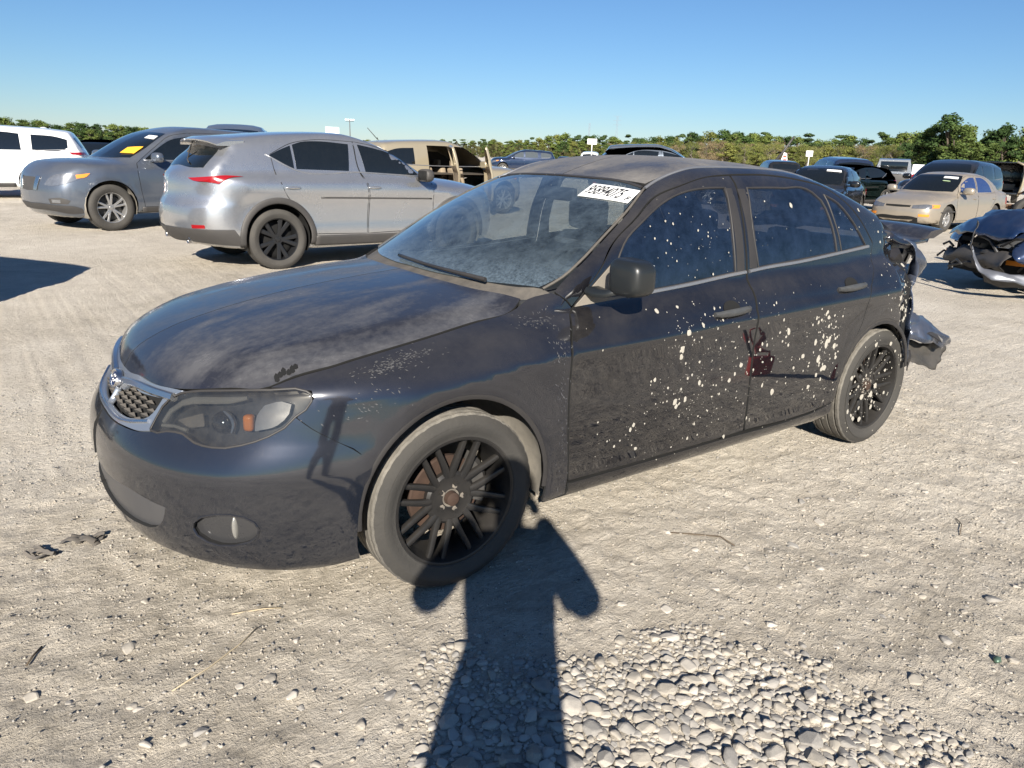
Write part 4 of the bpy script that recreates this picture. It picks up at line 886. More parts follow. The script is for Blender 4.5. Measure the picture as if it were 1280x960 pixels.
def wheels(S,car,rimmat,style,wy,scale=(1,1,1),seg=56,R=None,spin=0):
    R=R or S['R']; key=(R,rimmat.name,style)
    if key not in TY: TY[key]=(tyre_mesh(R,S['r'],.23,m_tyre2,seg,False),rim_mesh(S['r'],.2,style,[rimmat,rimmat]))
    for ax,_,_ in S['arches']:
        for s in(1,-1):
            wh=empty('wheel',(ax*scale[0],(wy-.115)*s*scale[1],R),0 if s>0 else math.pi,car); wh.rotation_euler[1]=rad(spin+17*ax)
            link('tyre',TY[key][0],wh); link('rim',TY[key][1],wh)
            mb=MB(); mb.lathe([(0,.0),(S['r']*.7,.0),(S['r']*.97,-.03),(S['r']*.97,-.08)],20); mb.build('brake_disc',m_gapd if rimmat is not m_alloy else simple('brake_dark',(.05,.05,.05),.6),wh)
            # arch liner
            mb=MB(); RR=[]
            i=[a[0] for a in S['arches']].index(ax); cz=S['arches'][i][1]; ar=S['archR'][i]
            for a in range(-25,206,15):
                c_,s_=math.cos(rad(a)),math.sin(rad(a)); RR.append([Vector(((ax+ar*q*c_)*scale[0],y*s*scale[1],(cz+ar*q*s_)*scale[2])) for y,q in((wy-.02,1.0),(wy-.1,1.03),(wy-.34,1.03),(wy-.36,.1))])
            mb.loft(RR,closed=False,cap=False); mb.build('wheel_liner',m_gapd if i else m_liner,car)
def vehicle(name,S,pose,pm,label,cat='car',group=None,scale=(1,1,1),rimmat=None,style='twin5',glass=None,nx=90,nt=56,cut=None,far=False,R=None,skip=(),spin=0):
    B=Body(S); x,y,a=pose; rt=empty(name,(x,y,0),rad(a)); tag(rt,label,cat,group); sc=np.array(scale); vf=(lambda P:P*sc)
    sh=shell('body',B,S,rt,[pm],nx,nt,scale,cut); gl=glass or m_win; res=.14 if far else .07
    P_=lambda nm,pts,d,m,par,s=1,off=.004,**k: patch(nm,B,pts,d,m,par,res=k.pop('res',res),off=off,hem=.004,side=s,vfn=vf,**k)
    if 'ws_o' in S: P_('windshield',S['ws_o'],(-.6,0,-.8),S.get('wsmat',gl),rt,half=True)
    if 'bl_o' in S: P_('rear_window',S['bl_o'],(.8,0,-.5),gl,rt,half=True)
    for s in(1,-1):
        for i,(dp,wp) in enumerate(S.get('doors',())):
            if (i,s) in skip: continue
            d=rt
            if dp: d=P_('door',dp,SIDE,pm,rt,s,off=.0015); 
            if dp and not far: 
                mb=ribbon('x',B,dp,SIDE,m_gapd,None,width=.008,h=.001,off=.001,side=s,closed=True,build=False,res=.08); mb.V=[tuple(np.array(v)*sc) for v in mb.V]; mb.build('shut_line',m_gapd,d)
                zx=max(p[0] for p in dp)-(max(p[0] for p in dp)-min(p[0] for p in dp))*.84; zz=S['handle_z']; yy=float(march(B,np.array([[zx,1.3,zz]]),np.array([[0,-1.,0]]),2)[0][0,1])
                mb=MB(); mb.ell((zx*sc[0],(yy+.012)*s*sc[1],zz*sc[2]),(.10,.022,.018),14,8); mb.build('door_handle',S.get('hmat',pm),d)
            if wp: P_('side_window',wp,SIDE,gl,d,s,off=.005)
        for wp in S.get('qwins',()): P_('quarter_window',wp,SIDE,gl,rt,s)
        for nm,pts,d,m,off in S.get('lamps',()): P_(nm,pts,d,m,rt,s,off=off,res=.05)
        for nm,pts,w,m in S.get('strips',()):
            mb=ribbon('x',B,pts,SIDE,m,None,width=w,h=.008,side=s,build=False,res=.08); mb.V=[tuple(np.array(v)*sc) for v in mb.V]; mb.build(nm,m,rt)
        if S.get('arch_trim') and not far:
            for i,(ax,az,_) in enumerate(S['arches']):
                mb=ribbon('x',B,[(ax+(S['archR'][i]+.035)*math.cos(rad(t)),az+(S['archR'][i]+.035)*math.sin(rad(t))) for t in range(-12,193,12)],SIDE,S['arch_trim'],None,width=.075,h=.012,side=s,build=False,res=.06); mb.V=[tuple(np.array(v)*sc) for v in mb.V]; mb.build('arch_cladding',S['arch_trim'],rt)
        if 'mirror' in S:
            mx,mz=S['mirror']; wy=S['hw'][3][1]; mb=MB(); mb.ell((mx*sc[0],(wy+.10)*s*sc[1],mz*sc[2]),(1,1,1),14,10,fn=lambda v:Vector((max(math.copysign(abs(v.x)**.7,v.x)*.09,-.05),math.copysign(abs(v.y)**.7,v.y)*.13,math.copysign(abs(v.z)**.7,v.z)*.085))); mb.box((mx*sc[0],(wy-.03)*s*sc[1],(mz-.05)*sc[2]),(.07,.16,.04),bev=.01); mb.build('side_mirror',pm if 'mm' not in S else S['mm'],rt,sharp=60)
            mb=MB(); mb.box(((mx-.052)*sc[0],(wy+.10)*s*sc[1],mz*sc[2]),(.006,.2,.12)); mb.build('mirror_glass',m_gapd,rt)
    for nm,pts,d,m,off in S.get('center',()): P_(nm,pts,d,m,rt,off=off,half=True)
    mb=MB(); mb.box((S['arches'][1][0]/2*sc[0],0,(S['axis'][2]-.30)*sc[2]),(4.0*sc[0],1.0,.25)); mb.box((S['arches'][1][0]/2*sc[0],0,.30*sc[2]),(1.7,1.5,.06)); mb.build('underbody',m_gapd,rt,smooth=False)
    wheels(S,rt,rimmat or m_alloy,style,S['hw'][3][1]-.02,scale,R=R,spin=spin)
    return rt,B
# crossover (silver one, and others with the same kind of body)
CROSS=dict(cap=22,axis=(.35,-3.15,.72),R=.364,r=.256,archR=[.41,.41],arches=[(0,.385,.42),(-2.66,.385,.42)],handle_z=.98,
 hw=[(-3.75,.72),(-3.4,.855),(-2.66,.915),(-1.5,.90),(-.5,.90),(.0,.915),(.5,.86),(.95,.70)],shear=[(-3,.03),(.9,-.02)],
 sec=[(.15,-.12),(.3,-.03),(.42,-.012),(.55,-.02),(.75,-.022),(.92,.0),(1.08,-.022),(1.18,-.06),(1.3,-.16)],
 fprof=[(.2,.82),(.35,.93),(.6,.95),(.8,.90),(.95,.80),(1.05,.65)],fplan=[(0,0),(.4,.05),(.6,.14),(.8,.34),(.92,.6)],
 rprof=[(.2,-3.45),(.32,-3.6),(.5,-3.72),(.74,-3.715),(.84,-3.665),(1.12,-3.60),(1.2,-3.52)],rplan=[(0,0),(.4,.06),(.7,.22),(.85,.42),(.95,.7)],
 top=[(-3.7,1.14),(-3.3,1.2),(-2,1.22),(-.6,1.17),(-.3,1.12),(.3,1.05),(.7,.96),(.95,.85)],crown=[(0,0),(.4,.01),(.7,.06),(.9,.14)],bot=[(-3.7,.34),(-3,.26),(-.4,.24),(.9,.22)],rf=.12,rr=.10,rt=.06,
 gw=[(-3.5,.74),(-2.8,.80),(-1.5,.815),(-.5,.80),(0,.78)],tumble=[(1.05,-.01),(1.2,.015),(1.35,.065),(1.5,.13),(1.6,.19),(1.7,.3)],
 ws=[(1.05,-.15),(1.2,-.42),(1.3,-.60),(1.4,-.80),(1.5,-1.02),(1.6,-1.35)],wsplan=[(0,0),(.4,.05),(.6,.12),(.8,.26)],
 bl=[(1.0,-3.56),(1.1,-3.545),(1.2,-3.49),(1.3,-3.39),(1.4,-3.26),(1.5,-3.20),(1.58,-3.15)],blplan=[(0,0),(.4,.03),(.6,.09),(.8,.22)],
 roof=[(-3.5,1.50),(-3.2,1.54),(-2.8,1.585),(-2.2,1.635),(-1.7,1.65),(-1.3,1.635),(-1,1.58),(-.6,1.44)],rcrown=[(0,0),(.4,.012),(.6,.035),(.75,.07)],rroof=.09,rws=.04,rbl=.04,gz0=1.04,rj=.03,
 ws_o=[(-.30,0,1.13),(-.36,.4,1.13),(-.50,.64,1.14),(-.68,.64,1.25),(-1.0,.58,1.42),(-1.18,.5,1.5),(-1.14,0,1.53)],
 bl_o=[(-3.50,0,1.215),(-3.50,.45,1.215),(-3.44,.62,1.22),(-3.30,.60,1.34),(-3.22,.55,1.42),(-3.24,0,1.44)],
 doors=[([(-.42,.42),(-.42,1.10),(-.60,1.14),(-.86,1.36),(-1.22,1.49),(-1.52,1.54),(-1.50,1.17),(-1.46,1.1),(-1.44,.40)],[(-.62,1.135),(-.70,1.22),(-.88,1.355),(-1.24,1.465),(-1.47,1.505),(-1.42,1.17),(-1.0,1.15)]),
        ([(-1.46,.40),(-1.475,1.1),(-1.51,1.17),(-1.53,1.54),(-2.1,1.54),(-2.38,1.49),(-2.66,1.36),(-2.63,1.12),(-2.54,.88),(-2.28,.62),(-2.20,.42)],[(-1.66,1.18),(-1.60,1.505),(-2.05,1.525),(-2.24,1.51),(-2.36,1.475),(-2.36,1.195)])],
 qwins=[[(-2.39,1.20),(-2.39,1.465),(-2.55,1.405),(-2.68,1.345),(-2.55,1.26),(-2.44,1.205)]],
 lamps=[('tail_lamp',[(-3.62,.50,1.09),(-3.52,.80,1.13),(-3.30,.87,1.125),(-3.05,.89,1.13),(-3.22,.89,1.085),(-3.34,.88,1.0),(-3.39,.87,.99),(-3.50,.82,1.045),(-3.62,.6,1.06)],(.55,-.83,0),m_red,.014),
        ('rear_reflector',[(-3.58,.58,.55),(-3.50,.74,.55),(-3.50,.74,.51),(-3.58,.58,.51)],(.7,-.7,0),m_red,.004),
        ('headlight',[(.80,.50,.88),(.55,.80,.93),(.30,.88,.96),(.45,.85,.84),(.75,.62,.80)],(-.7,-.7,0),m_lampc,.004)],
 center=[('rear_lower_cladding',[(-3.7,0,.50),(-3.68,.4,.50),(-3.6,.6,.50),(-3.45,.78,.50),(-3.2,.88,.50),(-3.14,.9,.40),(-3.14,.88,.30),(-3.4,.75,.30),(-3.55,.5,.33),(-3.6,0,.33)],(.85,-.52,0),m_blk,.012)],
 strips=[('belt_trim',[(-.60,1.12),(-1.5,1.165),(-2.38,1.185),(-2.72,1.36)],.02,m_bright),('side_moulding',[(-2.10,.86),(-1.5,.85),(-.45,.83)],.02,m_blk),('sill_cladding',[(-2.2,.335),(-1.3,.325),(-.42,.325)],.13,m_blk)],
 arch_trim=m_blk,mirror=(-.62,1.14),mm=m_blk)
# boxier SUV
BOX=dict(CROSS,axis=(.4,-3.4,.78),R=.38,r=.25,archR=[.425,.425],arches=[(0,.40,.43),(-2.9,.40,.43)],handle_z=1.0,
 hw=[(-4.05,.86),(-3.6,.93),(-2.9,.965),(-1.5,.955),(-.5,.955),(.0,.965),(.5,.90),(.95,.74)],
 sec=[(.15,-.10),(.3,-.03),(.42,-.0),(.75,.005),(.98,-.01),(1.1,-.035),(1.2,-.07)],
 fprof=[(.2,.68),(.3,.78),(.42,.87),(.62,.89),(.8,.86),(.93,.81),(1.04,.70)],fplan=[(0,0),(.4,.04),(.6,.11),(.8,.28),(.95,.6)],
 rprof=[(.2,-4.0),(.5,-4.08),(.8,-4.05),(1.2,-3.98)],rplan=[(0,0),(.6,.05),(.85,.18),(.97,.4)],
 top=[(-4.05,1.18),(-2,1.2),(-.6,1.17),(-.3,1.16),(.3,1.145),(.65,1.08),(.9,.98)],crown=[(0,0),(.4,.01),(.7,.045),(.95,.12)],bot=[(-4.1,.34),(-3,.28),(-.4,.26),(.5,.22),(.9,.26)],
 gw=[(-4,.86),(-2.8,.88),(-1.5,.87),(-.5,.84),(0,.8)],tumble=[(1.05,-.01),(1.2,.01),(1.35,.045),(1.5,.09),(1.65,.15),(1.75,.24)],
 ws=[(1.05,-.1),(1.2,-.36),(1.35,-.62),(1.5,-.90),(1.62,-1.2),(1.7,-1.5)],wsplan=[(0,0),(.4,.05),(.6,.11),(.85,.26)],
 bl=[(1.05,-4.06),(1.3,-3.92),(1.5,-3.80),(1.65,-3.70)],blplan=[(0,0),(.6,.05),(.8,.12)],
 roof=[(-3.95,1.60),(-3.5,1.67),(-2.5,1.73),(-1.9,1.745),(-1.4,1.72),(-1,1.62),(-.6,1.47)],rcrown=[(0,0),(.4,.012),(.7,.05),(.85,.1)],rroof=.10,
 ws_o=[(-.30,0,1.2),(-.36,.4,1.19),(-.50,.70,1.18),(-.68,.71,1.28),(-1.0,.66,1.47),(-1.25,.58,1.58),(-1.22,0,1.62)],
 bl_o=[(-3.96,0,1.25),(-3.93,.6,1.25),(-3.80,.66,1.5),(-3.80,0,1.55)],
 doors=[([(-.55,.38),(-.50,.75),(-.53,1.10),(-.62,1.17),(-.92,1.38),(-1.22,1.56),(-1.6,1.63),(-1.60,.38)],[(-.68,1.17),(-.94,1.35),(-1.22,1.50),(-1.54,1.56),(-1.56,1.16)]),
        ([(-1.62,.38),(-1.62,1.63),(-2.3,1.63),(-2.75,1.60),(-2.80,1.15),(-2.62,.85),(-2.45,.60),(-2.38,.40)],[(-1.68,1.16),(-1.68,1.575),(-2.3,1.58),(-2.60,1.55),(-2.62,1.17)])],
 qwins=[[(-2.85,1.18),(-2.85,1.54),(-3.4,1.50),(-3.62,1.44),(-3.62,1.25),(-3.5,1.19)]],
 lamps=[('headlight',[(.90,.48,.76),(.86,.62,.93),(.62,.84,.965),(.36,.93,.975),(.28,.95,.94),(.48,.90,.84),(.72,.78,.76),(.85,.6,.74)],(-.7,-.7,0),m_lampc,.006),
        ('turn_lamp',[(.50,.88,.92),(.30,.945,.95),(.36,.94,.89),(.50,.89,.86)],(-.5,-.85,0),m_amber,.009),
        ('fog_lamp_surround',[(.90,.56,.52),(.74,.80,.54),(.62,.86,.50),(.66,.82,.44),(.88,.58,.42)],(-.7,-.7,0),m_blk,.004),('fog_lamp',[(.86,.62,.51),(.76,.76,.51),(.76,.76,.45),(.86,.62,.45)],(-.7,-.7,0),m_lampc,.008),
        ('tail_lamp',[(-3.96,.66,1.1),(-3.86,.86,1.12),(-3.80,.90,.98),(-3.9,.84,.92),(-3.98,.7,.92)],(.7,-.7,0),m_red,.005)],
 center=[('front_lower_cladding',[(.93,0,.42),(.93,.35,.42),(.80,.68,.40),(.55,.86,.40),(.46,.9,.36),(.44,.9,.28),(.60,.8,.26),(.80,.55,.28),(.88,.2,.28),(.88,0,.28)],(-.85,-.52,0),m_blk,.012),
         ('grille',[(.95,0,.90),(.94,.30,.90),(.93,.34,.84),(.96,.24,.66),(.97,0,.64)],(-1,0,0),m_blk,.006),('chrome_grille_bar',[(.94,.26,.93),(.93,.38,.93),(.96,.30,.66),(.97,.20,.66)],(-1,0,0),m_chrome,.014)],
 strips=[('sill_cladding',[(-2.42,.34),(-1.5,.33),(-.5,.33)],.10,m_blk),('belt_trim',[(-.66,1.15),(-1.6,1.145),(-2.8,1.16),(-3.6,1.2)],.02,m_bright)],arch_trim=None,mirror=(-.80,1.20))
del BOX['mm']
# plain three-box sedan
SED=dict(axis=(.35,-2.95,.62),R=.30,r=.178,archR=[.335,.335],arches=[(0,.32,.34),(-2.465,.32,.34)],handle_z=.76,
 hw=[(-3.55,.66),(-3.2,.76),(-2.46,.835),(-1.5,.84),(-.5,.84),(.0,.835),(.45,.79),(.85,.66)],shear=[(-3,.03),(.9,-.02)],
 sec=[(.12,-.08),(.22,-.02),(.4,.0),(.6,-.002),(.72,-.015),(.82,-.04),(.9,-.08)],
 fprof=[(.15,.72),(.25,.80),(.42,.83),(.52,.82),(.62,.76),(.70,.66)],fplan=[(0,0),(.4,.03),(.6,.09),(.75,.22),(.85,.5)],
 rprof=[(.2,-3.42),(.45,-3.50),(.7,-3.45),(.95,-3.40)],rplan=[(0,0),(.5,.04),(.75,.16),(.85,.35)],
 top=[(-3.5,.93),(-2.9,.96),(-.5,.90),(-.3,.89),(.2,.82),(.6,.72),(.85,.64)],crown=[(0,0),(.4,.01),(.65,.035),(.82,.09)],bot=[(-3.5,.28),(-3,.2),(-.4,.19),(.9,.2)],rf=.09,rr=.10,rt=.05,
 gw=[(-3.1,.64),(-2.4,.72),(-1.5,.745),(-.9,.74),(-.3,.72)],tumble=[(.8,-.01),(.95,.01),(1.1,.055),(1.2,.10),(1.3,.16),(1.4,.26)],
 ws=[(.8,-.12),(.9,-.30),(1.0,-.46),(1.1,-.62),(1.2,-.80),(1.3,-1.02),(1.36,-1.3)],wsplan=[(0,0),(.3,.03),(.5,.08),(.7,.19)],
 bl=[(.9,-3.02),(1.0,-2.86),(1.1,-2.70),(1.2,-2.50),(1.3,-2.22),(1.35,-1.9)],blplan=[(0,0),(.4,.05),(.7,.17)],
 roof=[(-2.9,1.02),(-2.5,1.22),(-2.2,1.32),(-1.8,1.37),(-1.4,1.375),(-1.1,1.345),(-.8,1.26)],rcrown=[(0,0),(.3,.01),(.5,.03),(.65,.06)],rroof=.08,rws=.03,rbl=.04,gz0=.82,rj=.02,
 ws_o=[(-.34,0,.90),(-.36,.3,.90),(-.47,.61,.90),(-.62,.62,1.0),(-.85,.58,1.12),(-1.08,.50,1.25),(-1.05,0,1.29)],
 bl_o=[(-2.94,0,.98),(-2.85,.56,.98),(-2.5,.54,1.16),(-2.34,.48,1.24),(-2.38,0,1.28)],
 doors=[([(-.40,.25),(-.40,.80),(-.50,.88),(-.62,1.0),(-.85,1.17),(-1.05,1.27),(-1.42,1.30),(-1.42,.25)],[(-.60,.90),(-.66,1.0),(-.90,1.17),(-1.08,1.235),(-1.37,1.255),(-1.38,.885)]),
        ([(-1.44,.25),(-1.44,1.30),(-1.9,1.27),(-2.2,1.14),(-2.44,.95),(-2.36,.75),(-2.15,.55),(-2.08,.28)],[(-1.48,.885),(-1.48,1.255),(-1.86,1.23),(-2.12,1.10),(-2.28,.91)])],
 qwins=[],lamps=[('headlight',[(.78,.34,.63),(.62,.70,.64),(.55,.73,.60),(.62,.70,.54),(.80,.34,.53)],(-.8,-.6,0),m_lampc,.005),('corner_lamp',[(.60,.71,.64),(.40,.80,.64),(.42,.80,.56),(.60,.715,.55)],(-.5,-.86,0),m_amber,.005),
  ('bumper_turn_lamp',[(.74,.50,.41),(.62,.66,.41),(.62,.66,.36),(.74,.50,.36)],(-.7,-.7,0),m_amber,.005),('tail_lamp',[(-3.42,.35,.80),(-3.25,.74,.80),(-3.1,.78,.78),(-3.1,.78,.62),(-3.3,.72,.62),(-3.45,.35,.64)],(.7,-.7,0),m_red,.005)],
 center=[('grille',[(.79,0,.61),(.78,.30,.61),(.79,.29,.555),(.81,0,.55)],(-1,0,0),m_gapd,.004),('lower_intake',[(.83,0,.34),(.82,.40,.34),(.78,.50,.32),(.78,.5,.27),(.82,0,.26)],(-1,0,0),m_gapd,.004)],
 strips=[('belt_trim',[(-.6,.875),(-1.4,.87),(-2.36,.895)],.014,m_blk),('side_moulding',[(.35,.46),(-.3,.47)],.03,m_blk)],mirror=(-.58,.945),handle=1)
p_silver=paint('silver_paint',(.44,.45,.47),.8,.26,top=.15,side=.05,coat_r=.04); p_grey=paint('grey_blue_paint',(.125,.145,.18),.6,.3,top=.3,side=.06); p_white=paint('white_paint',(.80,.80,.80),0,.3,top=.1,side=.04); p_gold=paint('champagne_paint',(.33,.29,.235),.45,.38,top=.5,side=.25,dust_veil_c=(.32,.26,.2)); p_tan=paint('tan_paint',(.42,.36,.25),.45,.35,top=.2,side=.08)
p_black=paint('black_paint',(.006,.007,.008),.2,.25,top=.12,side=.04); p_navy=paint('navy_paint',(.010,.022,.055),.3,.25,top=.1,side=.04); p_green=paint('black_green_paint',(.006,.012,.011),.3,.18,top=.05,side=.02,coat_r=.03); p_blue=paint('blue_paint',(.008,.028,.09),.4,.26,top=.1,side=.05); p_slate=paint('slate_paint',(.16,.19,.23),.6,.3,top=.2,side=.05)
p_red=paint('red_paint',(.30,.012,.010),.1,.3,top=.1,side=.04)
nxr,nxB=vehicle('crossover',CROSS,(-4.49,-7.41,183.9),p_silver,'silver crossover with dark wheels, parked just behind the hood of the front sedan','car',rimmat=m_dkrim,style='split10',nx=130,nt=112,spin=12)
mb=MB(); R=[]
for i in range(15):
    y=-.66+1.32*i/14; q=abs(y)/.66; x=-3.17+.10*q*q; z=1.568-.055*q**3
    R.append([Vector((x+.14,y,z-.01)),Vector((x-.08,y,z-.025)),Vector((x-.19,y,z-.060)),Vector((x-.185,y,z-.075)),Vector((x-.05,y,z-.075)),Vector((x+.12,y,z-.06))])
mb.loft(R); mb.build('roof_spoiler',p_silver,nxr,sharp=50)
for y in(.42,-.42): mb=MB(); mb.lathe([(.045,-.1),(.055,.0),(.045,.01),(.04,-.08)],16,axis='x',c=(-3.50,y,.36),closed=True); mb.build('exhaust_tip',m_chrome,nxr)
mb=MB(); mb.tube([(-3.30,.1,1.44),(-3.42,-.1,1.27),(-3.47,-.3,1.24)],.008); mb.build('rear_wiper',m_blk,nxr)
pf,pfB=vehicle('grey_suv',BOX,(-.60,-12.42,17.2),p_grey,'dark grey SUV facing left with a yellow paper on its windshield','car',rimmat=m_alloy,style='twin5',nx=100,nt=64,spin=5)
def place_on(B,pts,d,m,nm,par,off=.012,sc=(1,1,1),**k): return patch(nm,B,pts,d,m,par,res=.05,off=off,hem=.004,vfn=lambda P:P*np.array(sc),**k)
o=place_on(pfB,[(-.52,.40,1.20),(-.60,.68,1.22),(-.80,.66,1.32),(-.68,.38,1.28)],(-.6,0,-.8),simple('yellow_paper',(.85,.45,.03),.7),'yellow_paper',pf,.02)
place_on(pfB,[(-.98,.36,1.49),(-1.02,.60,1.46),(-1.12,.57,1.52),(-1.08,.34,1.55)],(-.6,0,-.8),m_white,'number_sticker',pf,.012)
place_on(nxB,[(-.98,-.5,1.42),(-1.0,-.3,1.42),(-1.08,-.3,1.47),(-1.06,-.5,1.46)],(-.6,0,-.8),m_white,'number_sticker',nxr,.012)
# open driver door leaning behind the grey SUV is left out of its skin: the window aperture is empty there
wt,wtB=vehicle('white_suv',dict(BOX,lamps=BOX['lamps'][:1]+[('tail_lamp',[(-4.0,.45,1.14),(-3.92,.75,1.15),(-3.62,.93,1.15),(-3.7,.91,1.09),(-3.9,.8,1.08),(-4.02,.45,1.09)],(.7,-.7,0),m_red,.006)]),(2.2,-21.1,350),p_white,'white SUV cut off by the left edge, its dark side windows facing us','car',rimmat=m_alloy,nx=80,nt=56)
co,coB=vehicle('champagne_sedan',dict(SED,wsmat=m_win),(-17.75,-6.69,0.1),p_gold,'dusty champagne sedan facing left on the right side of the lot','car',style='twin5',nx=90,nt=60,rimmat=m_alloy,glass=glassy('blue_tint_glass',(.01,.03,.12),dust=.05,opaque=True))
place_on(coB,[(-.88,.16,1.16),(-.92,.48,1.14),(-.99,.46,1.19),(-.95,.15,1.21)],(-.6,0,-.8),m_white,'number_sticker',co,.012)
m_mark=simple('green_marker',(.45,.60,.35),.6)
mb=MB(); P=[]
for i in range(21):
    a=2*math.pi*i/20; q=march(coB,np.array([[-.80+.05*math.sin(a)+.8,.30+.09*math.cos(a),1.09+.04*math.sin(a)+.8]]),np.array([[-.707,0,-.707]]),2.5)[0][0]; P.append(Vector(q)+Vector((.012,0,.012)))
mb.tube(P,.006,5,cap=False); mb.build('marker_ring',m_mark,co)
# tan SUV with two open doors
def tancut(c): return c[1]<-.3 and ((-2.45<c[0]<-1.66 and .42<c[2]<1.62) or (-1.60<c[0]<-.70 and .42<c[2]<1.60 and c[2]<1.15+(-c[0]-.55)*.75))
TS=(.90,.90,.985)
BOXT=dict(BOX,hw=[(a,b*.97) for a,b in BOX['hw']])
tn,tnB=vehicle('tan_suv',BOXT,(-9.95,-13.9,182.2),p_tan,'tan SUV standing with both right-hand doors wide open','car',scale=TS,nx=100,nt=64,cut=tancut,skip={(0,-1),(1,-1)},R=.345,rimmat=m_alloy)
def swung(nm,B,dp,wp,hinge,ang,par,pm,sc,gm,s=-1):
    """a door swung open about its front edge"""
    d=patch(nm,B,dp,SIDE,pm,par,res=.07,off=.0,hem=.05,holes=[wp],side=s,vfn=lambda P:P*np.array(sc)); g=patch('side_window',B,wp,SIDE,gm,d,res=.1,off=-.01,hem=.004,side=s,vfn=lambda P:P*np.array(sc))
    inr=patch('door_lining',B,dp,SIDE,m_cab,d,res=.1,off=-.055,hem=.004,holes=[wp],side=s,vfn=lambda P:P*np.array(sc))
    h=Vector((hinge[0]*sc[0],hinge[1]*sc[1],0)); Rm=Matrix.Rotation(rad(ang),4,'Z'); d.matrix_local=Matrix.Translation(h)@Rm@Matrix.Translation(-h); return d
swung('door',tnB,BOX['doors'][1][0],BOX['doors'][1][1],(-1.63,-.94),62,tn,p_tan,TS,m_win); swung('door',tnB,BOX['doors'][0][0],BOX['doors'][0][1],(-.53,-.94),60,tn,p_tan,TS,m_win)
mb=MB(); mb.box((-1.9,.0,.95),(3.4,1.5,.02)); mb.box((-1.9,.72,1.0),(3.2,.04,.9)); mb.box((-3.3,0,1.0),(.04,1.5,.9)); mb.build('cabin_lining',simple('dark_cabin',(.06,.05,.04),.9),tn,smooth=False)
for x in(-1.15,-2.0):
    for y in((-.38,.38) if x>-1.5 else (-.4,0,.4)):
        mb=MB(); mb.box((x,y,.78),(.16,.5 if x>-1.5 else .4,.62),bev=.05,R=Matrix.Rotation(rad(-12),3,'Y')); mb.box((x+.24,y,.52),(.5,.5 if x>-1.5 else .4,.15),bev=.04); mb.box((x-.09,y,1.18),(.09,.26,.16),bev=.03); mb.build('seat',m_cab,tn,sharp=60)
mb=MB(); mb.tube([(-3.1,0,1.68),(-3.35,0,1.92)],.008); mb.build('antenna',m_blk,tn)
# vehicles further off
def far(name,S,x,y,a,pm,label,**k): return vehicle(name,S,(x,y,a),pm,label,'car',nx=50,nt=36,far=True,**k)
far('silver_hatchback',dict(CROSS,arch_trim=None),-2.48,-24.70,75,p_slate,'slate grey hatchback parked right behind the white SUV',scale=(.92,.93,.90))
far('pale_blue_car',SED,-9.5,-57,150,paint('pale_blue_paint',(.20,.35,.45),.3,.3),'small pale blue car far off under the left-hand trees')
mv,_=far('grey_minivan',dict(BOX,arch_trim=None),-4.12,-15.97,68,p_slate,'slate grey van whose roof shows behind the dark grey SUV',scale=(.98,.98,1.12))
far('navy_suv',dict(BOX,arch_trim=None),-34.24,-47.87,330,p_navy,'navy SUV seen between the tan SUV and the white signboard',glass=m_clear,scale=(1.05,1,1.04))
far('dark_sedan',SED,-50.58,-59.91,230,p_black,'dark low car far behind the navy SUV, left of the white signboard')
far('white_van',dict(BOX,arch_trim=None),-49.29,-54.28,225,p_white,'white van far off at the foot of the lattice tower',scale=(.8,1,1.1))
rn,_=far('slate_crossover',dict(CROSS,arch_trim=None),-20.30,-15.45,140,p_slate,'slate blue crossover whose roof shows just above the front sedan',scale=(1.10,1,1.12))
far('slate_suv',dict(BOX,arch_trim=None),-26.84,-21.54,137,p_slate,'long slate SUV roof behind the slate blue crossover',scale=(1.1,1,1.2))
far('dark_suv',dict(BOX,arch_trim=None),-36.23,-24.24,228,p_black,'dark SUV standing under the small blank signboard',scale=(.8,1,.92))
bs,bsB=far('black_sedan',SED,-16.84,-9.03,20,p_black,'black sedan with a white windshield sticker behind the front sedan roof',glass=m_win,scale=(1.08,1.05,1.04))
place_on(bsB,[(-.88,.16,1.16),(-.92,.50,1.14),(-.99,.48,1.19),(-.95,.15,1.21)],(-.6,0,-.8),m_white,'number_sticker',bs,.02,sc=(1.08,1.05,1.04))
far('long_navy_suv',dict(BOX,arch_trim=None),-32.26,-18.44,228,p_navy,'long navy SUV behind the black sedan',scale=(1.12,1,1.03))
far('black_coupe',dict(CROSS,arch_trim=None),-22.30,-12.30,357,p_green,'glossy black-green car partly hidden behind the black sedan, left of the pickup',scale=(.98,1,.90))
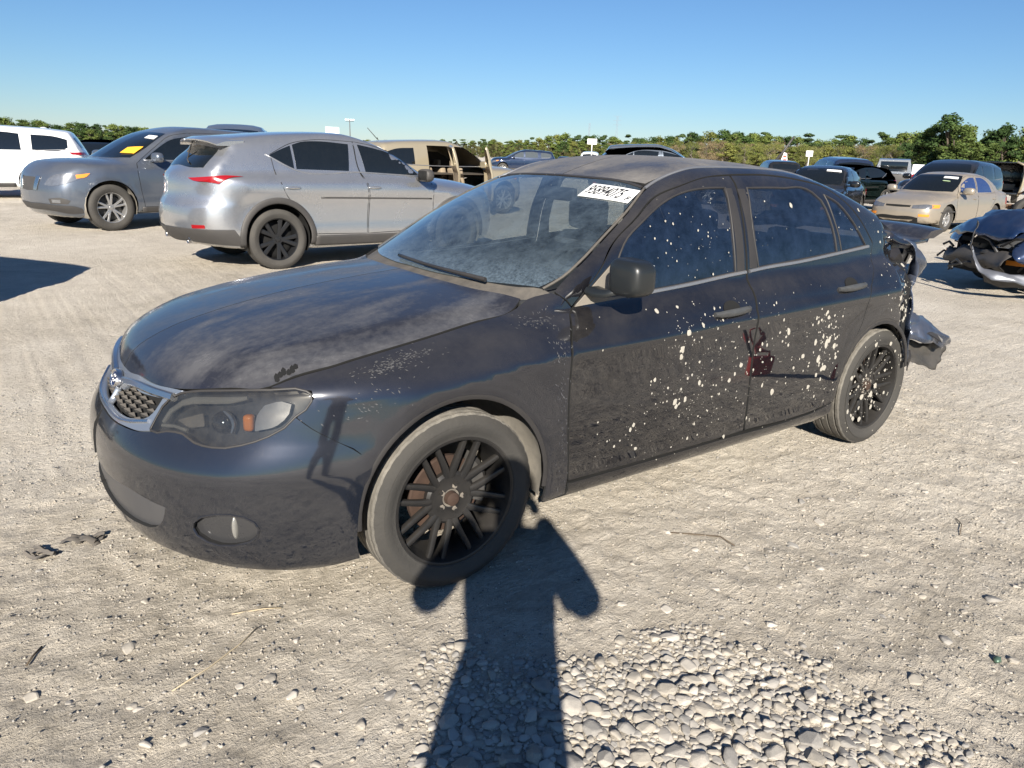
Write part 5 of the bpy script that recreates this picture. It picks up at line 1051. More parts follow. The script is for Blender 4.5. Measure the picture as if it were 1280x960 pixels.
# pickup seen from behind
def pickup(x,y,a):
    r=empty('pickup_truck',(x,y,0),rad(a)); tag(r,'silver pickup seen from behind with a dark tailgate and red lamps','pickup truck')
    mb=MB(); mb.box((-2.9,.0,.78),(2.2,1.9,.62),bev=.06); mb.box((-.6,0,.82),(2.6,1.9,.66),bev=.08); mb.build('body',p_silver,r,sharp=50)
    mb=MB(); mb.loft([[Vector((x_,y_,z_)) for y_,z_ in((-.86*k,z0),(-.70*k,z1),(.70*k,z1),(.86*k,z0))] for x_,k,z0,z1 in((-2.0,1,1.12,1.78),(-1.7,1,1.12,1.84),(-.6,1,1.12,1.82),(.1,.97,1.12,1.2))]); mb.build('cab',p_silver,r,sharp=40)
    mb=MB(); mb.box((-1.99,0,1.46),(.04,1.25,.48),bev=.02); mb.build('rear_window',m_win,r)
    for s in(1,-1): mb=MB(); mb.box((-1.1,.80*s,1.42),(1.4,.03,.4),bev=.01,R=Matrix.Rotation(rad(12*s),3,'X')); mb.build('side_window',m_win,r); mb=MB(); mb.box((-4.0,.86*s,.88),(.10,.17,.52),bev=.03); mb.build('tail_lamp',m_red,r)
    mb=MB(); mb.box((-4.02,0,.86),(.07,1.5,.50),bev=.03); mb.build('tailgate',m_blk,r); mb=MB(); mb.box((-4.15,0,.50),(.22,1.85,.20),bev=.04); mb.build('rear_bumper',m_chrome,r,sharp=50)
    wheels(dict(R=.39,r=.22,arches=[(0,.39,0),(-3.2,.39,0)],archR=[.1,.1]),r,m_alloy,'five',.92,R=.39)
pickup(-39.11,-18.80,208)
bk,_=far('black_suv',dict(BOX,arch_trim=None),-22.68,-8.73,8,p_black,'long black SUV directly behind the champagne sedan',scale=(1.02,1,.99),rimmat=m_dkrim)
# van with its back open
def openvan(x,y,a):
    r=empty('open_van',(x,y,0),rad(a)); tag(r,'dark van with a gaping open back and bent tan frame, right of the champagne sedan','van')
    mb=MB()
    for b in(((0,-.93,1.05),(3.2,.05,1.5)),((0,.93,1.05),(3.2,.05,1.5)),((0,0,1.80),(3.2,1.9,.05)),((0,0,.42),(3.2,1.9,.10)),((1.6,0,1.1),(.06,1.9,1.45))): mb.box(*b,bev=.02)
    mb.build('body',p_black,r,sharp=50)
    mb=MB(); mb.box((.3,0,.70),(1.6,1.5,.3),bev=.06); mb.box((-.2,.3,1.0),(.5,.6,.4),bev=.06); mb.build('load',m_cab,r,sharp=60)
    mb=MB(); mb.tube([(-1.62,-.9,.35),(-1.75,-.98,.8),(-1.70,-1.0,1.3),(-1.62,-.92,1.7),(-1.60,-.6,1.84)],[.05,.045,.04,.045,.05],8); mb.build('bent_frame',p_tan,r)
    mb=MB(); mb.tube([(-1.62,.9,.35),(-1.63,.93,1.0),(-1.62,.9,1.75)],.045,8); mb.build('door_post',p_black,r)
    wheels(dict(R=.36,r=.2,arches=[(1.1,.36,0),(-1.0,.36,0)],archR=[.1,.1]),r,m_dkrim,'five',.92,R=.36)
openvan(-39.54,-13.83,202)
# stripped wreck
def wreck(x,y,a):
    r=empty('stripped_chassis',(x,y,0),rad(a)); tag(r,'stripped rusty chassis with a bare wheel perched on top at the right edge','wreck')
    rs=simple('rusty_frame',(.16,.09,.05),.85,.2,var=.5,vs=12); mb=MB()
    for y_ in(-.4,.4): mb.box((0,y_,.45),(2.4,.09,.12),bev=.01)
    for x_ in(-1.1,-.4,.4,1.1): mb.tube([(x_,-.75,.42),(x_,.75,.46)],.04)
    mb.tube([(-.8,-.4,.5),(-.4,-.3,1.1),(.3,.1,1.0),(.9,.3,.5)],.04); mb.tube([(-.6,.4,.5),(-.2,.2,1.3),(.6,-.2,.8)],.03); mb.build('frame',rs,r)
    mb=MB(); mb.box((.0,0,.72),(.7,.55,.45),bev=.07); mb.box((.1,.05,1.0),(.45,.4,.2),bev=.05)
    for k in range(5): mb.tube([(-.3+.15*k,.2,1.0),(-.25+.15*k,.4,1.1),(-.2+.14*k,.5,.8)],.03)
    mb.build('engine_block',simple('engine_grey',(.10,.10,.10),.6,.5,var=.5,vs=20),r,sharp=50)
    t=tyre_mesh(.36,.22,.24,m_tyre,48,False); q=rim_mesh(.22,.2,'five',[p_gold,p_gold])
    for i,(px,py,pz,rz) in enumerate(((.25,.30,1.28,10),(-1.0,.85,.36,0),(1.0,.85,.36,0),(-1.0,-.85,.36,180),(1.0,-.85,.36,180))): wh=empty('wheel',(px,py,pz),rad(rz),r); link('tyre',t,wh); link('rim',q,wh)
wreck(-24.2,-6.3,-35)
far('blue_hatchback',dict(CROSS,arch_trim=None),-14.6,-1.1,330,p_navy,'dark blue car behind the wrecked blue sedan at the right edge',scale=(.95,.95,.88))
# crushed blue sedan at the right edge
def smash(P,N_):
    return P
BL=dict(SED,doors=SED['doors'])
bl,blB=vehicle('wrecked_blue_sedan',BL,(-9.80,-1.05,329),p_blue,'blue sedan with a smashed front and its bumper hanging off, at the right edge','car',scale=(1.08,1.06,1.06),nx=90,nt=60,rimmat=m_dkrim,cut=lambda c:c[0]>.48 and c[2]<.66)
m_crush=paint('crushed_blue',(.006,.022,.07),.4,.3,top=.1,side=.1)
sheet('crushed_fender',[[(.95,.78,.62),(.7,.80,.80),(.35,.86,.90),(-.1,.88,.93)],[(1.02,.85,.52),(.75,.93,.62),(.45,.95,.72),(.1,.93,.76)],[(.85,.86,.44),(.72,.97,.48),(.52,.96,.54),(.36,.93,.56)]],m_crush,bl,.07,11,freq=4)
sheet('crushed_hood',[[(1.0,.75,.66),(.7,.72,.86),(.2,.70,.95)],[(1.08,.3,.70),(.75,.3,.96),(.2,.3,1.0)],[(1.0,-.4,.66),(.7,-.4,.86),(.2,-.4,.97)]],m_crush,bl,.09,12,freq=4)
sheet('torn_inner_panel',[[(1.02,.8,.52),(.98,.3,.55),(.95,-.4,.5)],[(1.1,.82,.40),(1.05,.3,.42),(1.0,-.4,.38)],[(1.0,.78,.28),(.95,.3,.3),(.9,-.4,.28)]],m_blk,bl,.07,13,freq=5)
mb=MB()
for k in range(26):
    c=Vector((random.uniform(.6,1.05),random.uniform(-.6,.75),random.uniform(.28,.6))); d=Vector((random.gauss(0,.09),random.gauss(0,.2),random.gauss(0,.08))); mb.tube([c,c+d*.5+Vector((0,0,.05)),c+d],random.uniform(.006,.022),6)
mb.build('exposed_parts',simple('torn_plastic',(.04,.04,.042),.5,.2,var=.4,vs=20),bl)
m_lip=simple('pale_bumper_edge',(.13,.15,.19),.3,.5,dusty=.2)
sheet('hanging_bumper',[[(1.37,.62,.60),(1.34,.70,.45),(1.27,.84,.36),(1.06,1.00,.32),(.76,1.06,.30),(.42,1.05,.31)],[(1.39,.64,.57),(1.37,.73,.41),(1.30,.88,.31),(1.10,1.04,.265),(.78,1.10,.25),(.42,1.09,.26)],[(1.38,.645,.55),(1.36,.735,.39),(1.29,.88,.28),(1.08,1.03,.235),(.77,1.09,.22),(.42,1.08,.23)]],m_lip,bl,.035,21,freq=9,thick=.006)
sheet('torn_bumper_strip',[[(1.30,.52,.88),(1.34,.56,.74),(1.37,.60,.60),(1.36,.66,.48)],[(1.31,.55,.86),(1.36,.60,.72),(1.39,.64,.58),(1.38,.70,.46)]],m_blk,bl,.03,22,freq=9,thick=.006)
sheet('bumper_underside',[[(1.30,.75,.33),(1.05,.95,.27),(.75,1.02,.25),(.42,1.02,.26)],[(1.20,.70,.20),(.98,.88,.15),(.72,.96,.14),(.42,.98,.14)]],m_blk,bl,.03,23,freq=6,thick=.006)
mb=MB(); mb.add([(.62,.905,.70),(.40,.93,.76),(.12,.955,.74),(.20,.95,.66),(.45,.93,.63)],[(0,1,2,3,4)]); o=mb.build('headlight',m_lampc,bl); sm=o.modifiers.new('t','SOLIDIFY'); sm.thickness=.03
# out of the frame on the left: the SUV whose shadow lies on the ground, and on the right an unseen red object, its can form added for the red reflection
far('shadow_suv',dict(BOX,arch_trim=None),4.75,-7.35,307,p_slate,'slate SUV left of the view, its shadow falling into it')
rc=empty('red_standin',(-3.35,2.18,0),rad(35)); tag(rc,'unseen red object right of the view, can-shaped, added for its reflection in the doors','stand-in')
rc.scale=(.8,.8,.8)
mb=MB(); mb.box((0,0,.14),(.20,.13,.26),bev=.025); mb.build('can_body',simple('red_plastic',(.42,.03,.02),.4),rc,sharp=60); mb=MB(); mb.tube([(-.06,0,.26),(-.06,0,.32),(.05,0,.32),(.05,0,.26)],.011,8); mb.build('handle',simple('red_plastic_handle',(.42,.03,.02),.4),rc); mb=MB(); mb.tube([(.08,0,.26),(.11,0,.32)],.015,10); mb.build('spout',m_blk,rc)
# ------------------------------------------------------------------ ground
def vnoise(x,y,s,seed=0):
    x=x*s+seed*17.1; y=y*s+seed*9.7; xi=np.floor(x).astype(int); yi=np.floor(y).astype(int); fx=x-xi; fy=y-yi; fx=fx*fx*(3-2*fx); fy=fy*fy*(3-2*fy)
    def h(a,b):
        n=(a*374761393+b*668265263+seed*1442695)&0x7fffffff; n=((n^(n>>13))*1274126177)&0x7fffffff; return ((n^(n>>16))&0xffff)/65535.
    return (h(xi,yi)*(1-fx)+h(xi+1,yi)*fx)*(1-fy)+(h(xi,yi+1)*(1-fx)+h(xi+1,yi+1)*fx)*fy
def gz(x,y):
    x=np.asarray(x,float);y=np.asarray(y,float); near=np.clip(1.3-np.hypot(x+.5,y-1)/9,0,1)
    z=(vnoise(x,y,.5,1)-.5)*.03+(vnoise(x,y,2.1,2)-.5)*.016
    z=z+near*((vnoise(x,y,7,3)-.5)*.011+(vnoise(x,y,17,4)-.5)*.012+np.maximum(vnoise(x,y,29,6)-.62,0)*.030+(vnoise(x,y,41,5)-.5)*.007)
    # old wheel ruts: shallow, with faint cross ridges
    for q0,sl,a_ in((2.05,.10,1),(3.45,.10,1),(-4.2,-.25,1),(-5.7,-.25,1),(-9.5,.15,1)):
        dd_=y-(q0+sl*x+.25*np.sin(x*.35+q0)); k=np.exp(-(dd_/.13)**4); z=z-k*.012+k*near*.0035*np.sin(x*78+dd_*30)
    # flat under the tyres
    for a,b in((0,.74),(-2.62,.74)): k=np.exp(-(((x-a)/.35)**2+((y-b)/.35)**2)); z=z*(1-k)
    return z-.004
m,n,l,p=mat('sandy_ground')
f1=tex(n,l,.35,6,.6,dist=.5); f2=tex(n,l,3.0,8,.7); f3=tex(n,l,38,6,.75); f4=tex(n,l,160,3,.7)
t=math_(n,l,'ADD',math_(n,l,'MULTIPLY',f1,.40),math_(n,l,'ADD',math_(n,l,'MULTIPLY',f2,.30),math_(n,l,'MULTIPLY',f3,.30)))
c=ramp(n,l,t,[(.38,(.42,.37,.295)),(.50,(.62,.555,.46)),(.60,(.73,.665,.565))])
vt=N(n,'ShaderNodeTexVoronoi'); vt.inputs['Scale'].default_value=26; tc=n.new('ShaderNodeTexCoord'); l.new(tc.outputs['Object'],vt.inputs['Vector'])
pe=ramp(n,l,vt.outputs['Distance'],[(.10,(1,1,1)),(.20,(0,0,0))]); sel=ramp(n,l,vt.outputs['Color'],[(.70,(0,0,0)),(.74,(1,1,1))])
pk=math_(n,l,'MULTIPLY',math_(n,l,'MULTIPLY',pe,sel),.8)
c=mixc(n,l,pk,c,mixc(n,l,vt.outputs['Color'],(.30,.28,.25),(.66,.62,.55)))
spk=ramp(n,l,f4,[(.62,(0,0,0)),(.72,(1,1,1))]); c=mixc(n,l,math_(n,l,'MULTIPLY',spk,.35),c,(.17,.14,.11)); l.new(c,p.inputs['Base Color']); setp(p,Roughness=.95); p.inputs['Specular IOR Level'].default_value=.2
hh=math_(n,l,'ADD',math_(n,l,'MULTIPLY',f3,.6),math_(n,l,'ADD',math_(n,l,'MULTIPLY',f4,.25),math_(n,l,'ADD',math_(n,l,'MULTIPLY',pk,.45),math_(n,l,'MULTIPLY',tex(n,l,9,8,.7,stretch=(1,2.2,1),dist=1.5),.8))))
b=N(n,'ShaderNodeBump'); b.inputs['Strength'].default_value=1.0; b.inputs['Distance'].default_value=.03; l.new(hh,b.inputs['Height']); l.new(b.outputs[0],p.inputs['Normal'])
m_ground=m
def axis(lo,hi,c,fine,ext):
    a=list(np.arange(lo,hi,fine)); d=fine; x=hi
    while x<ext: a.append(x); d*=1.22; x+=d
    a.append(ext); d=fine; x=lo-fine; bb=[]
    while x>-ext: bb.append(x); d*=1.22; x-=d
    bb.append(-ext); return np.array(bb[::-1]+a)
ax=axis(-3.6,2.4,0,.022,1500); ay=axis(-.6,3.0,0,.022,1500); X,Y=np.meshgrid(ax,ay); Z=gz(X,Y); nX=len(ax); nY=len(ay)
me=bpy.data.meshes.new('ground'); V=np.stack([X,Y,Z],-1).reshape(-1,3); I=np.arange(nX*nY).reshape(nY,nX); Fq=np.stack([I[:-1,:-1],I[:-1,1:],I[1:,1:],I[1:,:-1]],-1).reshape(-1,4)
me.vertices.add(len(V)); me.vertices.foreach_set('co',V.ravel()); me.loops.add(Fq.size); me.loops.foreach_set('vertex_index',Fq.ravel().astype(np.int32)); me.polygons.add(len(Fq)); me.polygons.foreach_set('loop_start',np.arange(0,Fq.size,4,dtype=np.int32)); me.polygons.foreach_set('loop_total',np.full(len(Fq),4,np.int32)); me.update(calc_edges=True); me.polygons.foreach_set('use_smooth',[True]*len(Fq)); me.materials.append(m_ground)
ground=link('ground',me); ground['kind']='structure'
# ------------------------------------------------------------------ stones: the largest are single parts of the ground, the rest loose gravel
def stone_mat(nm,a,b2):
    m,n,l,p=mat(nm); f=tex(n,l,9,6,.65); l.new(ramp(n,l,f,[(.3,a),(.7,b2)]),p.inputs['Base Color']); setp(p,Roughness=.85); bb=N(n,'ShaderNodeBump'); bb.inputs['Strength'].default_value=.5; bb.inputs['Distance'].default_value=.004; l.new(tex(n,l,45,5),bb.inputs['Height']); l.new(bb.outputs[0],p.inputs['Normal']); return m
SM=[stone_mat('limestone',(.31,.28,.235),(.42,.38,.32)),stone_mat('pale_stone',(.36,.33,.285),(.48,.44,.385)),stone_mat('grey_stone',(.24,.225,.205),(.34,.32,.29)),stone_mat('dark_stone',(.10,.10,.10),(.20,.19,.18))]
def rock(seed,n=18):
    bm=bmesh.new(); R_=random.Random(seed)
    for _ in range(n):
        g_=(1-2*(_+.5)/n); a_=2.399963*_+seed; q_=math.sqrt(max(0,1-g_*g_)); v=(Vector((q_*math.cos(a_),q_*math.sin(a_),g_))+Vector((R_.gauss(0,.22),R_.gauss(0,.22),R_.gauss(0,.22)))).normalized()*R_.uniform(.80,1.05); bm.verts.new((v.x,v.y,v.z*.55))
    r=bmesh.ops.convex_hull(bm,input=bm.verts[:]); bmesh.ops.delete(bm,geom=[v for v in bm.verts if not v.link_faces],context='VERTS')
    bmesh.ops.bevel(bm,geom=bm.edges[:],offset=.10,segments=1,affect='EDGES',clamp_overlap=True)
    bmesh.ops.triangulate(bm,faces=bm.faces[:]); bmesh.ops.recalc_face_normals(bm,faces=bm.faces[:]); me=bpy.data.meshes.new('stone'); bm.to_mesh(me); bm.free(); me.polygons.foreach_set('use_smooth',[False]*len(me.polygons)); return me
ROCK=[rock(i+1) for i in range(10)]
RK=[]
for i,me in enumerate(ROCK):
    for j in range(len(SM)):
        if j==3 and i>2: continue
        q=me.copy(); q.materials.clear(); q.materials.append(SM[j]); RK.append((i,j,q))
def inview(x,y,m=60):
    d=Vector((x,y,0))-Vector(CAMP); zc=d.dot(f_); 
    if zc<.3: return None
    px=640+935.99*d.dot(r2)/zc; py=480-935.99*d.dot(u2)/zc; return px,py,zc
pl=[]; R2=random.Random(5)
def pile(x,y):
    q=inview(x,y)
    if not q: return 0
    px,py,_=q
    # gravel heap: dense low centre of the view, thinning up and to the sides
    top=845 if px<640 else (845-(px-640)*.28 if px<860 else 784+(px-860)*.42)
    top+=70*(float(vnoise(np.array(x),np.array(y),5,9))-.5)+30*(float(vnoise(np.array(x),np.array(y),16,10))-.5); d=(py-top+15)/85
    return max(0,min(1,d))*(1 if 575<px<1200 else max(0,1-(575-px)/70)**2 if px<=575 else max(0,1-(px-1200)/130)**2)
# packed pebbles by dart throwing, big ones first
grid={}
def free(x,y,r,k=.57):
    gx,gy=int(x/.08),int(y/.08)
    for a in(-1,0,1):
        for b_ in(-1,0,1):
            for (u,v,s) in grid.get((gx+a,gy+b_),()):
                if (u-x)**2+(v-y)**2<((s+r)*k)**2: return False
    return True
def put(x,y,r): grid.setdefault((int(x/.08),int(y/.08)),[]).append((x,y,r)); pl.append((x,y,r))
for r0,r1,nn in((.024,.038,900),(.015,.024,16000),(.010,.015,30000),(.005,.010,30000)):
    for _ in range(nn):
        x=R2.uniform(-1.35,.75); y=R2.uniform(1.05,2.75); w_=pile(x,y)
        if w_<=0 or R2.random()>w_**(1.0 if r0>.011 else .6): continue
        r=R2.uniform(r0,r1)
        if free(x,y,r): put(x,y,r)
npile=len(pl)
# scattered single stones
sc_=[]
for _ in range(5200):
    x=R2.uniform(-4.5,2.6); y=R2.uniform(-.4,2.9) if R2.random()<.75 else R2.uniform(-6,3); q=inview(x,y)
    if not q or not(-40<q[0]<1320 and q[1]<1000): continue
    px,py,_=q; dens=.22+.8*math.exp(-(((px-1060)/150)**2+((py-700)/140)**2))+.35*math.exp(-(((px-420)/230)**2+((py-900)/90)**2))+.3*math.exp(-(((px-330)/200)**2+((py-830)/60)**2))
    if px<400 and py<760: dens*=.25
    if R2.random()>dens: continue
    r=.0045*(7**(R2.random()**2.6))
    if free(x,y,r,1): put(x,y,r)
for (px,py,r) in ((365,872,.020),(40,868,.03),(487,872,.028),(250,915,.022),(165,880,.018),(182,932,.02),(300,858,.017),(370,800,.018),(790,705,.018),(1108,610,.016),(1152,648,.016),(1080,690,.02),(885,802,.03),(935,762,.018),(1195,790,.018),(1205,765,.018),(975,665,.016),(985,815,.02)):
    # pixel pairs above are only where these stones were read off the photograph; turn them into ground points
    d=f_*1+r2*((px-640)/935.99)-u2*((py-480)/935.99); t=-CAMP[2]/d.z; x,y=CAMP[0]+d.x*t,CAMP[1]+d.y*t; put(x,y,r)
big=[]
for i,(x,y,r) in enumerate(pl):
    q=inview(x,y); big.append((-(r/q[2]) if q else 0,i))
big.sort(); single={i for _,i in big[:300]}
zz=gz([p[0] for p in pl],[p[1] for p in pl]); SMALL=[rock(40+i,11) for i in range(5)]; sv=[np.array([v.co[:] for v in m_.vertices]) for m_ in SMALL]; sf=[np.array([pg.vertices[:] for pg in m_.polygons]) for m_ in SMALL]
GV=[];GF=[];GM=[];off=0
for i,(x,y,r) in enumerate(pl):
    lift=.12*r if i<npile else -.02*r
    if i in single:
        mi,mj,q=RK[R2.randrange(len(RK))]
        if mj==3 and R2.random()<.8: mi,mj,q=RK[0]
        o=link('stone',q,ground,(x,y,float(zz[i])+lift),(R2.uniform(-.35,.35),R2.uniform(-.35,.35),R2.uniform(0,6.28))); o.scale=(r*R2.uniform(.95,1.35),r*R2.uniform(.75,1.05),r*R2.uniform(.8,1.1))
    else:
        k=R2.randrange(5); a=R2.uniform(0,6.28); c_,s_=math.cos(a),math.sin(a); v=sv[k]*np.array([r*R2.uniform(.9,1.35),r*R2.uniform(.75,1.05),r*.95]); v=np.stack([v[:,0]*c_-v[:,1]*s_+x,v[:,0]*s_+v[:,1]*c_+y,v[:,2]+float(zz[i])+lift],1)
        GV.append(v); GF.append(sf[k]+off); GM+= [R2.choice((0,0,1,1,2))]*len(sf[k]); off+=len(v)
gv=np.concatenate(GV); gf=np.concatenate(GF); me=bpy.data.meshes.new('gravel'); me.from_pydata(gv.tolist(),[],gf.tolist()); 
for q in SM: me.materials.append(q)
me.polygons.foreach_set('material_index',GM); go=link('gravel',me,ground); go['kind']='stuff'
rg=np.random.RandomState(3); NG=42000; gx_=rg.uniform(-5,2.2,NG*3); gy_=rg.uniform(-2.5,2.9,NG*3); dd=np.stack([gx_,gy_,0*gx_],1)-np.array(CAMP); zc=dd@np.array(f_); pxx=640+935.99*(dd@np.array(r2))/zc; pyy=480-935.99*(dd@np.array(u2))/zc
kk=(zc>.3)&(pxx>-60)&(pxx<1340)&(pyy<1010)&(rg.rand(NG*3)<np.clip(.25+.9*(vnoise(gx_,gy_,1.7,8)-.35)+.5*np.exp(-((pxx-1050)/220)**2-((pyy-720)/160)**2)+.35*np.exp(-((pyy-900)/120)**2),0.05,1)); gx_,gy_=gx_[kk][:NG],gy_[kk][:NG]; n_=len(gx_)
rr_=.0016+.0050*rg.rand(n_)**3; base=np.array([(1,0,0),(0,1,0),(-1,0,0),(0,-1,0),(0,0,1),(0,0,-1)],float); fo=np.array([(0,1,4),(1,2,4),(2,3,4),(3,0,4),(1,0,5),(2,1,5),(3,2,5),(0,3,5)])
vv=base[None]*(1+.45*rg.uniform(-1,1,(n_,6,1)))*rr_[:,None,None]*np.array([1.2,1,.75]); an=rg.uniform(0,6.28,n_); c_,s_=np.cos(an)[:,None],np.sin(an)[:,None]; vx=vv[:,:,0]*c_-vv[:,:,1]*s_; vy=vv[:,:,0]*s_+vv[:,:,1]*c_
vv=np.stack([vx+gx_[:,None],vy+gy_[:,None],vv[:,:,2]+(gz(gx_,gy_)+rr_*.3)[:,None]],-1).reshape(-1,3); ff=(fo[None]+(np.arange(n_)*6)[:,None,None]).reshape(-1,3)
me=bpy.data.meshes.new('grit'); me.vertices.add(len(vv)); me.vertices.foreach_set('co',vv.ravel()); me.loops.add(ff.size); me.loops.foreach_set('vertex_index',ff.ravel().astype(np.int32)); me.polygons.add(len(ff)); me.polygons.foreach_set('loop_start',np.arange(0,ff.size,3,dtype=np.int32)); me.polygons.foreach_set('loop_total',np.full(len(ff),3,np.int32)); me.update(calc_edges=True)
for q in SM: me.materials.append(q)
me.polygons.foreach_set('material_index',np.repeat(rg.choice([0,0,0,1,2,2,3],n_),8).astype(np.int32)); go=link('grit',me,ground); go['kind']='stuff'
print('stones',len(pl),'pile',npile,'tris',len(gf))
# litter: twigs, a shred of rubber, a scrap of foil
def gp(px,py):
    d=f_+r2*((px-640)/935.99)-u2*((py-480)/935.99); t=-CAMP[2]/d.z; return CAMP[0]+d.x*t,CAMP[1]+d.y*t
def litter(nm,P,r,m,label,cat,lift=.004):
    mb=MB(); mb.tube([Vector((*gp(*q),float(gz(*gp(*q)))+lift+r)) for q in P],r,6); tag(mb.build(nm,m,None),label,cat)
m_twig=simple('pale_straw',(.40,.33,.22),.8); m_dtw=simple('dark_twig',(.10,.075,.05),.85)
litter('straw',[(215,866),(262,836),(300,808),(322,790)],.002,m_twig,'long thin straw lying on sand at lower left','straw')
litter('straw',[(290,772),(330,764),(352,760)],.0025,m_twig,'short pale stalk on the sand below the front bumper','straw')
litter('twig',[(838,666),(870,668),(900,672),(918,684)],.003,m_dtw,'thin dark twig on the sand below the front door','twig')
litter('twig',[(33,830),(40,818),(52,806)],.003,m_dtw,'short dark twig near the left edge of the sand','twig')
litter('twig',[(1195,645),(1202,655),(1200,668)],.002,m_dtw,'small curved twig right of the scattered stones','twig')
m_rub=simple('shredded_rubber',(.05,.05,.052),.7,var=.4,vs=40,dusty=.3)
def shred(nm,px,py,L_,W_,label,seed):
    x,y=gp(px,py); Rr=random.Random(seed); mb=MB()
    for k in range(7):
        a=Rr.uniform(-.5,.5)-.6; c=Vector((x+Rr.uniform(-L_,L_)*.5*.81,y-Rr.uniform(-L_,L_)*.5*.59,float(gz(x,y))+.006)); d=Vector((-math.sin(a)*W_,math.cos(a)*W_,0)); 
        P=[c+Vector((math.cos(a),math.sin(a),0))*L_*.25*(t-1.5)+Vector((0,0,.012*math.sin(t*1.3+k)+.008)) for t in range(4)]
        mb.loft([[p_-d*.5,p_+Vector((0,0,.006)),p_+d*.5,p_-Vector((0,0,.002))] for p_ in P])
    tag(mb.build(nm,m_rub,None,sharp=40),label,'debris')
shred('rubber_shred',58,692,.10,.022,'curled dark rubber strip, the left piece of debris by the bumper',3); shred('rubber_shred',103,676,.10,.03,'crumpled dark rubber scrap, nearest piece to the front bumper',9)
mb=MB(); x,y=gp(1247,823); mb.ell((x,y,float(gz(x,y))+.008),(.016,.012,.010),8,5,fn=lambda v:v+Vector((.003*math.sin(v.y*900),0,.003*math.sin(v.x*700)))); tag(mb.build('foil_scrap',simple('green_foil',(.10,.16,.12),.35,.4),None),'tiny green foil scrap at the right of the gravel heap','litter')
# ------------------------------------------------------------------ trees
def leafmat(nm,a,b2,c3=None):
    m,n,l,p=mat(nm); g=n.new('ShaderNodeObjectInfo'); f=tex(n,l,.9,4,.6); q=math_(n,l,'ADD',math_(n,l,'MULTIPLY',f,.7),math_(n,l,'MULTIPLY',g.outputs['Random'],.3)); l.new(ramp(n,l,q,[(.30,a),(.70,b2)]),p.inputs['Base Color']); setp(p,Roughness=.7); p.inputs['Specular IOR Level'].default_value=.2
    return m
m_bark=simple('bark',(.12,.095,.07),.9,var=.4,vs=6); m_bark2=simple('grey_bark',(.20,.17,.14),.9,var=.4,vs=6)
LM={'green':leafmat('green_leaves',(.055,.085,.022),(.15,.19,.045)),'dark':leafmat('dark_leaves',(.025,.05,.016),(.07,.115,.03)),'yellow':leafmat('yellow_green_leaves',(.095,.115,.028),(.20,.205,.055)),'brown':leafmat('dry_leaves',(.16,.12,.06),(.27,.21,.12)),'pine':leafmat('pine_needles',(.035,.06,.022),(.08,.12,.035))}
